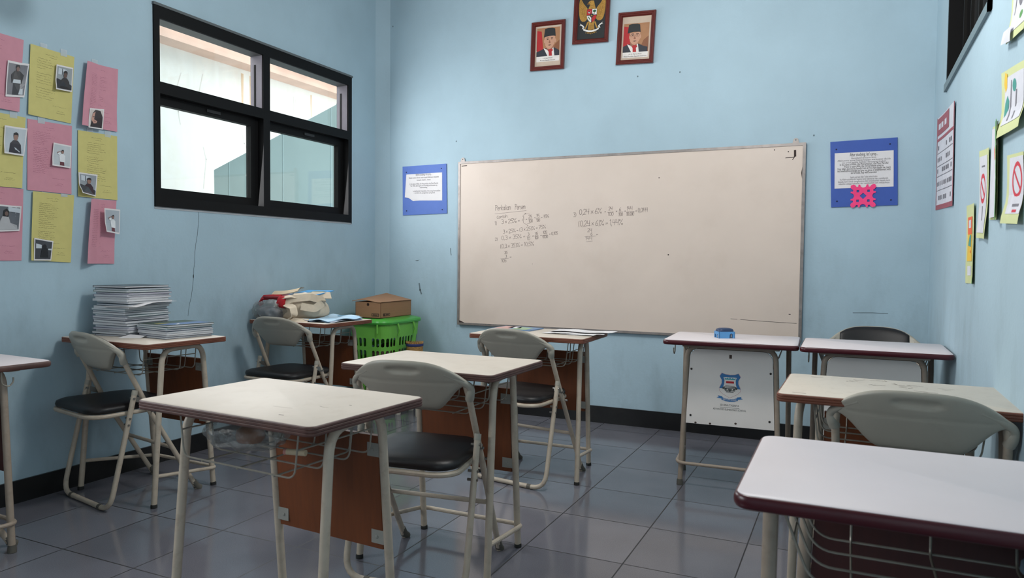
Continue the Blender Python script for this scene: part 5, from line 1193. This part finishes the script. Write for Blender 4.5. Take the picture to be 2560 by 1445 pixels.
# --- heap on the corner desk
CANV = mat('canvas_cream', srgb(206, 190, 168), rough=.85, var=.06, scale=40, bump=.25, bscale=900)
REDC = mat('cloth_red', srgb(176, 24, 36), rough=.8, var=.08, scale=40, bump=.2, bscale=900)
FILM = glassy('clear_plastic_bag', (.76, .77, .76), refl=.05, alpha=.14, rough=.12, bump=.9)
def heap():
    t = thing('canvas_tote_bag', 'folded cream canvas tote bag with long straps on the corner desk', 'bag', (-3.12, 3.56, TOP))
    g = G(); blob(g, (0, 0, .062), (.155, .15, .066), 3.2, .10, 7, 3); g.build('bag_body', CANV, t, angle=70)
    g = G(); band(g, [(.02, -.165, .11), (.07, -.15, .135), (.16, -.10, .145), (.215, -.03, .12), (.19, -.10, .075), (.13, -.15, .09)], (0, .4, 1), .045, fil=.03); g.build('strap', CANV, t, angle=60)
    g = G(); band(g, [(.03, -.17, .10), (.10, -.185, .085), (.125, -.2, .04), (.09, -.21, .012), (.145, -.19, .006), (.2, -.17, .004)], (.3, .9, .5), .042, fil=.02); g.build('strap', CANV, t, angle=60)
    g = G(); band(g, [(.0, -.16, .14), (.06, -.14, .15), (.14, -.06, .155), (.2, .04, .15)], (.2, .9, .3), .05, fil=.03); g.build('hem', CANV, t, angle=60)
    t = thing('red_cloth_bag', 'bundled red cloth bag with knotted handles on the corner heap', 'bag', (-3.2, 3.47, TOP + .105))
    g = G(); band(g, [(-.135, -.02, -.02), (-.145, -.03, .0), (-.11, -.035, .028), (-.03, -.04, .034), (.04, -.045, .035)], (.1, .6, .9), .03, .006, fil=.02); g.build('handle', REDC, t, angle=60)
    g = G(); blob(g, (.075, -.075, .008), (.032, .026, .034), 2.2, .3, 18, 5, flat=False); g.build('knot', REDC, t, angle=70)
    g = G(); blob(g, (-.02, .03, .03), (.11, .09, .016), 3, .1, 9, 6, flat=False); g.build('bag_body', mat('cloth_dark_red', srgb(120, 22, 32), rough=.8), t, angle=70)
    t = thing('plastic_bag', 'clear crumpled plastic bag of grey things behind the corner chair', 'bag', (-3.235, 3.41, TOP))
    g = G(); blob(g, (.01, .01, .042), (.10, .052, .038), 2.4, .14, 9, 8); g.build('grey_contents', mat('bag_contents_grey', srgb(118, 120, 128), rough=.5, var=.2, scale=20), t, angle=70)
    g = G(); blob(g, (.01, 0, .058), (.125, .064, .062), 2.3, .3, 13, 9, 56, 30, ridge=True); g.build('clear_film', FILM, t, angle=75)
    g = G(); P = [(-.115, -.1), (.115, -.1), (.115, .1), (-.115, .1)]
    g.slab(P, .006, lambda u, v, w: (u, v, w - .02 * (u / .115) ** 2 * .2))
    o = g.build('magazine', [mat('magazine_grey_cover', srgb(150, 140, 150), rough=.4)], smooth=False); o.location = (-3.15, 3.56, TOP + .138); o.rotation_euler = (.08, .03, .2); tag(o, 'grey lilac booklet under the blue magazine on the corner heap', 'magazine')
    g = G(); g.slab([(-.115, -.085), (.115, -.085), (.115, .085), (-.115, .085)], .005, lambda u, v, w: (u, v, w + .004 * sin(u * 14)))
    g.poly([(-.04, -.05), (.07, -.06), (.09, .05), (-.02, .06)], lambda u, v: (u, v, .0056 + .004 * sin(u * 14)), 1); g.poly([(-.08, -.04), (-.04, -.05), (-.03, .0), (-.08, .02)], lambda u, v: (u, v, .0058 + .004 * sin(u * 14)), 2)
    o = g.build('magazine', [mat('magazine_sky_blue', srgb(70, 150, 206), rough=.35), mat('magazine_green_print', srgb(104, 132, 128), rough=.35), M_['paper_white']], smooth=False); o.location = (-3.06, 3.58, TOP + .160); o.rotation_euler = (.16, .02, -.12); tag(o, 'bright blue magazine lying on top of the corner heap', 'magazine')
    g = G(); f = lambda u, v: ((u - .5) * .20, (v - .5) * .075, .012 * sin(v * pi) + .028 * u * u)
    g.grid(f, 10, 8); g.grid(lambda u, v: tuple(a - b for a, b in zip(f(u, v), (0, 0, .003))), 10, 8, flip=True)
    o = g.build('card_strip', mat('card_cream', srgb(214, 192, 160), rough=.6)); o.location = (-3.215, 3.55, TOP + .158); o.rotation_euler = (.25, 0, .1); tag(o, 'curved cream card strip leaning on top of the corner heap', 'card')
    lb = [mat('paper_pale_blue_%d' % i, srgb(*c), rough=.7, var=.03) for i, c in enumerate(((176, 204, 222), (188, 198, 214), (198, 196, 206), (166, 200, 224)))]
    names = ['lowest sheet of the pale blue paper pile on the corner desk', 'second sheet up in the pale blue paper pile on the corner desk', 'third sheet up in the pale blue paper pile on the corner desk', 'sheet under the topmost in the pale blue paper pile', 'topmost pale blue sheet of the corner desk paper pile']
    for i in range(5):
        g = G(); ph = 1.7; am = .0045
        f = lambda u, v: ((u - .5) * .21, (v - .5) * .30, am * (sin(u * 9 + ph) * sin(v * 7 + ph) + 1) + .003 * i * smooth(.7, 1, v))
        g.grid(f, 12, 14); g.grid(lambda u, v: tuple(a - b for a, b in zip(f(u, v), (0, 0, .0006))), 12, 14, flip=True)
        if i in (3, 4): g.poly(ell(.03 - i * .012, .05 + .02 * i, .035, .022, 12), lambda u, v: (u, v, f(u / .21 + .5, v / .3 + .5)[2] + .0008), 1)
        o = g.build('paper_sheet', [lb[i % 4], MM('print_sea_blue', srgb(92, 142, 168), rough=.6)]); o.location = (-2.855 + .012 * (i % 2) - .004 * i, 3.54, TOP + .0012 + i * .0022); o.rotation_euler = (0, 0, -.08 + .07 * (i % 3)); tag(o, names[i], 'paper', 'pale blue papers on the corner desk')
heap()

# --- papers on the desk below the whiteboard
def whiteboard_desk():
    nm = ['lowest white sheet of the three on the desk below the whiteboard', 'middle white sheet of the three on the desk below the whiteboard', 'topmost white sheet, folded edge, on the desk below the whiteboard']
    for i, (x, y, a, w, d) in enumerate(((-1.30, 3.57, -.08, .29, .20), (-1.285, 3.59, .12, .30, .205), (-1.275, 3.62, .02, .33, .17))):
        g = G(); f = lambda u, v: ((u - .5) * w, (v - .5) * d, .0012 + .004 * sin(u * 5) ** 2 + (.005 * smooth(.5, 0, v) if i == 2 else 0))
        g.grid(f, 12, 8); g.grid(lambda u, v: tuple(p - q for p, q in zip(f(u, v), (0, 0, .0006))), 12, 8, flip=True)
        o = g.build('paper_sheet', M_['paper_white']); o.location = (x, y, TOP + .0004 + i * .0013); o.rotation_euler = (0, 0, a); tag(o, nm[i], 'paper', 'white papers on the desk below the whiteboard')
    g = G(); g.slab([(-.12, -.085), (.12, -.085), (.12, .085), (-.12, .085)], .005, lambda u, v, w: (u, v, w))
    q = lambda p, m: g.poly(p, lambda u, v: (u, v, .0055), m)
    q([(-.11, -.075), (-.02, -.075), (-.04, .075), (-.11, .075)], 1); q([(.0, -.075), (.09, -.075), (.08, .04), (-.01, .06)], 2); q([(-.06, .0), (.02, -.01), (.0, .06), (-.06, .07)], 3)
    o = g.build('magazine', [mat('magazine_blue_edge', srgb(96, 130, 168), rough=.4), mat('magazine_pink_print', srgb(206, 160, 150), rough=.4), mat('magazine_green_print_b', srgb(150, 178, 140), rough=.4), M_['paper_white']], smooth=False); o.location = (-1.66, 3.63, TOP + .0006); o.rotation_euler = (0, 0, -.06); tag(o, 'colourful thin magazine on the desk below the whiteboard, behind the chair', 'magazine')
whiteboard_desk()

# --- blue toy-like holder on the crest desk
def holder():
    t = thing('pen_holder', 'small blue plastic holder with arched openings on the crest desk', 'holder', (-.565, 3.72, .7364), .55)
    lb, db = mat('plastic_sky_blue', srgb(88, 150, 204), rough=.4), mat('plastic_navy', srgb(38, 58, 92), rough=.45)
    W, D, H = .082, .062, .046
    def arch(cx, r, h): return [(cx - r, -.001), (cx - r, h)] + [(cx + r * cos(radians(a)), h + r * sin(radians(a))) for a in range(150, -1, -30)] + [(cx + r, -.001)]
    def side(L, ar):
        out = [(-L / 2, 0)]
        for cx, r, h in ar: out += [(cx - r, 0)] + arch(cx, r, h)[1:-1] + [(cx + r, 0)]
        return out + [(L / 2, 0), (L / 2, H * .72), (-L / 2, H * .72)]
    g = G()
    g.slab(side(D, [(-.016, .008, .012), (.010, .008, .012)]), .004, lambda u, v, w: (-W / 2 + w, -u, v))
    g.slab(side(D, [(-.016, .008, .012), (.010, .008, .012)]), .004, lambda u, v, w: (W / 2 - w, u, v))
    g.slab(side(W, [(.022, .008, .016)]), .004, lambda u, v, w: (u, -D / 2 + w, v)); g.slab(side(W, [(.022, .008, .016)]), .004, lambda u, v, w: (-u, D / 2 - w, v))
    g.build('body', lb, t, smooth=False)
    g = G(); n = 12
    lo = [[(x, y, H * .72 + k * .0) for x, y in rrect(W * s, D * s, .02 * s, 6)] for s, k in ((1, 0),)]
    lo += [[(x, y, H * .72 + z) for x, y in rrect(W * s, D * s, .022 * s, 6)] for s, z in ((1.0, .004), (.97, .008), (.88, .012), (.65, .0155), (.3, .017))]
    g.loft(lo); g.build('felt_top', db, t, angle=70)
holder()

# --- plastic bag and bits in the wire basket of the foreground desk
def basket_things():
    zb = TOP - .024 - .125 + .004
    a = -.069; ca, sa = cos(a), sin(a); W = lambda x, y: (-1.375 + x * ca - y * sa, 1.498 + x * sa + y * ca)
    x, y = W(-.105, -.03)
    t = thing('plastic_bag', 'clear crumpled plastic bag in the wire basket under the foreground desk', 'bag', (x, y, zb))
    g = G(); blob(g, (0, 0, .045), (.115, .085, .046), 2.2, .34, 12, 2, 60, 30, ridge=True); g.build('clear_film', FILM, t, angle=75)
    g = G(); blob(g, (.01, .0, .04), (.04, .03, .026), 2.2, .2, 14, 4); g.build('orange_contents', mat('snack_orange_brown', srgb(150, 92, 52), rough=.6, var=.2), t, angle=70)
    x, y = W(.035, -.02)
    t = thing('chalk_stick', 'short cream stick with pink end in the foreground desk basket', 'stick', (x, y, zb + .009), .2)
    g = G(); g.tube([(0, 0, 0), (.055, 0, 0)], .0085, 12); g.build('stick', mat('chalk_cream', srgb(206, 188, 156), rough=.6), t)
    g = G(); g.tube([(-.008, 0, 0), (0, 0, 0)], .0086, 12); g.build('pink_tip', mat('chalk_pink', srgb(200, 140, 130), rough=.6), t)
    x, y = W(.03, -.05); zc = TOP - .024
    t = thing('metal_clip', 'small metal clip hanging under the foreground desk top edge', 'clip', (x, y, zc), .1)
    g = G(); g.box(-.002, .045, -.001, .001, -.045, -.0005); g.box(0, .04, -.008, .008, -.012, -.008); g.tube([(-.006, -.006, -.014), (.05, -.006, -.014)], .002, 6); g.build('clip_plate', M_['steel'], t, smooth=False)
basket_things()
def right_packet():
    zb = .7362 - .024 - .125 + .004
    t = thing('plastic_packet', 'pale blue plastic packet in the basket of the lower right desk', 'packet', (.335, 1.40, zb), .4)
    g = G(); blob(g, (0, 0, .03), (.07, .05, .03), 2.6, .3, 14, 22, ridge=True); g.build('wrapper', mat('wrapper_pale_blue', srgb(150, 176, 190), rough=.3, var=.15, scale=30), t, angle=70)
    g = G(); g.tube([(-.075, -.02, .012), (-.03, -.056, .02), (.02, -.066, .02)], .006, 8); g.build('blue_seal', mat('wrapper_blue', srgb(60, 120, 190), rough=.35), t)
right_packet()

# --- laundry basket, carton, woven pot in the corner
def corner_things():
    GR = mat('plastic_green', srgb(116, 190, 76), rough=.4, var=.04); GR2 = mat('plastic_green_lid', srgb(76, 170, 66), rough=.3, var=.04)
    cx, cy = -3.10, 4.44; w0, d0, w1, d1 = .27, .36, .33, .485; H = .655
    t = thing('laundry_basket', 'green lidded plastic laundry basket in the front left corner', 'basket', (cx, cy, 0))
    rc = .07; sil = {}
    def wall_pt(s, z):
        """point on the wall at perimeter fraction s and height z"""
        f = z / H; w, d = w0 + (w1 - w0) * f, d0 + (d1 - d0) * f
        P = rrect(w, d, rc, 10); n = len(P)
        L = [0]
        for i in range(n): L.append(L[-1] + sqrt((P[(i + 1) % n][0] - P[i][0]) ** 2 + (P[(i + 1) % n][1] - P[i][1]) ** 2))
        q = (s % 1) * L[-1]
        for i in range(n):
            if L[i + 1] >= q - 1e-9:
                k = (q - L[i]) / (L[i + 1] - L[i] + 1e-9); a, b = P[i], P[(i + 1) % n]
                return (a[0] + (b[0] - a[0]) * k, a[1] + (b[1] - a[1]) * k)
    g = G(); NS = 39; rows = [(.055 + .0875 * i, .118 + .0875 * i) for i in range(6)]
    th = .004
    def quad(s0, s1, z0, z1):
        for o, fl in ((0, False), (-th, True)):
            v = []
            for s, z in ((s0, z0), (s1, z0), (s1, z1), (s0, z1)):
                x, y = wall_pt(s, z); k = 1 + o / .15; v.append((x * k, y * k, z))
            g.add(v, [(0, 1, 2, 3) if not fl else (3, 2, 1, 0)])
    zs = [.03] + [q for r in rows for q in r] + [H]
    for k in range(NS):
        s0, s1 = k / NS, (k + 1) / NS; sl0, sl1 = s0 + .17 / NS, s1 - .17 / NS
        solid = (k % 13) in (12, 6)
        prev = 0
        if solid:
            for za, zb in zip(zs, zs[1:]): quad(s0, s1, za, zb)
            continue
        for j, (za, zb) in enumerate(zip(zs, zs[1:])):
            if j % 2 == 0: quad(s0, sl0, za, zb); quad(sl0, sl1, za, zb); quad(sl1, s1, za, zb)
            else:
                quad(s0, sl0, za, zb); quad(sl1, s1, za, zb)
                # rounded slot ends
                m = (sl0 + sl1) / 2; r = .010
                for zz, sg in ((za, 1), (zb, -1)):
                    v = []; 
                    for s, z in ((sl0, zz), (sl1, zz), (sl1, zz + sg * r), (sl1 - .07 / NS, zz + sg * r * .4), (m, zz), (sl0 + .07 / NS, zz + sg * r * .4), (sl0, zz + sg * r)):
                        x, y = wall_pt(s, z); v.append((x, y, z))
                    g.add(v, [(0, 4, 5, 6), (4, 1, 2, 3)] if sg > 0 else [(6, 5, 4, 0), (3, 2, 1, 4)])
    g.loft([[(x, y, .03) for x, y in rrect(w0, d0, rc, 10)], [(x, y, .034) for x, y in rrect(w0, d0, rc, 10)]])
    g.build('basket_body', GR, t, angle=40)
    g = G(); g.rslab(w0 - .03, d0 - .03, rc, [(0, 0), (0, .031)], n=10); g.build('shadow_gap_base', M_['rubber_black'], t)  # black inset slab painted as the shadow gap beneath the basket
    g = G()
    for s in (-1, 1): g.tube([(w1 / 2 + .012, s * .10, H + .0), (w1 / 2 + .03, s * .10, H - .05), (w1 / 2 + .018, s * .10, H - .085)], .008, 8)
    g.tube([(.11, -d1 / 2 - .012, H), (.11, -d1 / 2 - .012, H - .06)], .006, 8)
    g.build('handle_clip', GR, t)
    g = G(); g.rslab(w1, d1, rc, [(.004, H - .004), (.016, H), (.02, H + .012), (.014, H + .024), (-.02, H + .034), (-.05, H + .040), (-.08, H + .041)], n=10); g.build('lid', GR2, t, angle=40)
    # what is inside shows through the slots
    g = G(); blob(g, (0, 0, .24), (.105, .17, .23), 3.5, .14, 6, 12); g.build('dark_contents', mat('basket_contents', srgb(96, 80, 70), rough=.9, var=.5, scale=14), t, angle=70)
    # carton on the lid
    CB = mat('carton_brown', srgb(156, 116, 84), rough=.75, var=.05, scale=8, stretch=(1, 1, 20)); INK = MM('carton_ink', srgb(60, 44, 36), rough=.8)
    z0 = H + .042; bw, bd, bh = .215, .40, .112
    t = thing('cardboard_box', 'brown cardboard carton with lifted flap on the green laundry basket lid', 'box', (-3.105, 4.43, z0), .02)
    g = G(); k = .004
    for a in ((-bw / 2, -bw / 2 + k, -bd / 2, bd / 2), (bw / 2 - k, bw / 2, -bd / 2, bd / 2), (-bw / 2, bw / 2, -bd / 2, -bd / 2 + k), (-bw / 2, bw / 2, bd / 2 - k, bd / 2)): g.box(*a, 0, bh)
    g.box(-bw / 2, bw / 2, -bd / 2, bd / 2, 0, k)
    g.build('carton_body', CB, t, smooth=False)
    g = G()
    for u0 in (-.01, ):
        for a, b, c, d in ((.0, .062, .012, .016), (.0, .062, .028, .032), (.0, .004, .012, .032), (.058, .062, .012, .032), (.012, .05, .019, .025)): g.box(-.0 + a + .03 - .0, b + .03, -bd / 2 - .0006, -bd / 2 - .0002, c, d)
    for a, b, c, d in ((.0, .085, .012, .016), (.0, .085, .028, .032), (.0, .02, .012, .032), (.081, .085, .012, .032), (.03, .07, .019, .025)): g.box(bw / 2 + .0002, bw / 2 + .0006, -bd / 2 + .03 + a, -bd / 2 + .03 + b, c, d)
    g.lathe([(.0, 0), (.011, .0005)], 10, (0, 0, 0)); b = len(g.v) - 20
    for i in range(b, len(g.v)):
        x, y, q = g.v[i]; g.v[i] = (x - .0, -bd / 2 - .0007, .095 + y)
    g.build('printed_mark', INK, t, smooth=False)
    g = G()
    f = lambda u, v: ((u - .5) * (bw + .012) - .02 * (1 - u) * (1 - v) - .0, (v - .5) * (bd + .008), bh + .002 + .014 * sin(min(1, u * 1.2) * pi) * (1 - v) * .8 + .004 * (1 - v) * (1 - u) + .045 * (1 - u) * v)
    g.grid(f, 10, 8); g.grid(lambda u, v: tuple(p - q for p, q in zip(f(u, v), (0, 0, .004))), 10, 8, flip=True)
    n = 10
    fr = [f(i / n, 0) for i in range(n + 1)]; g.add(fr + [(x, y, z - .004) for x, y, z in fr], [(i, i + n + 1, i + n + 2, i + 1) for i in range(n)])
    g.build('top_flap', CB, t, angle=40)
    # woven pot standing on a small plastic stool
    t = thing('plastic_stool', 'small off white plastic stool behind the middle desk, under the woven pot', 'stool', (-2.845, 4.44, 0))
    PW = mat('plastic_off_white', srgb(190, 184, 172), rough=.5)
    g = G(); g.rslab(.17, .17, .04, [(0, .365), (.004, .372), (0, .38), (-.01, .382)]); g.build('seat', PW, t)
    for sx in (-1, 1):
        for sy in (-1, 1):
            g = G(); g.tube([(sx * .085, sy * .085, 0), (sx * .068, sy * .068, .367)], .02, 10, r1=.016); g.build('leg', PW, t)
    t = thing('woven_pot', 'small woven pot with a dark blue rim band beside the green basket', 'pot', (-2.845, 4.44, .3825))
    WV = mat('woven_straw', srgb(168, 128, 74), rough=.8, var=.35, scale=50, bump=.5, bscale=120, stretch=(1, 1, 3))
    g = G(); g.lathe([(.05, 0), (.055, .01), (.06, .07), (.062, .128), (.058, .128), (.054, .07), (.048, .012), (.0, .01)], 28, cap1=False); g.build('pot_body', WV, t, angle=40)
    g = G(); g.lathe([(.0615, .108), (.0645, .11), (.065, .124), (.0622, .126)], 28, cap0=False, cap1=False); g.build('rim_band', mat('band_navy', srgb(46, 56, 110), rough=.7), t)
    g = G()
    for i in range(26):
        a = 2 * pi * i / 26; g.tube([(.06 * cos(a), .06 * sin(a), .126), (.062 * cos(a + .12), .062 * sin(a + .12), .138), (.058 * cos(a + .24), .058 * sin(a + .24), .126)], .003, 5)
    g.build('rim_weave', WV, t)
corner_things()
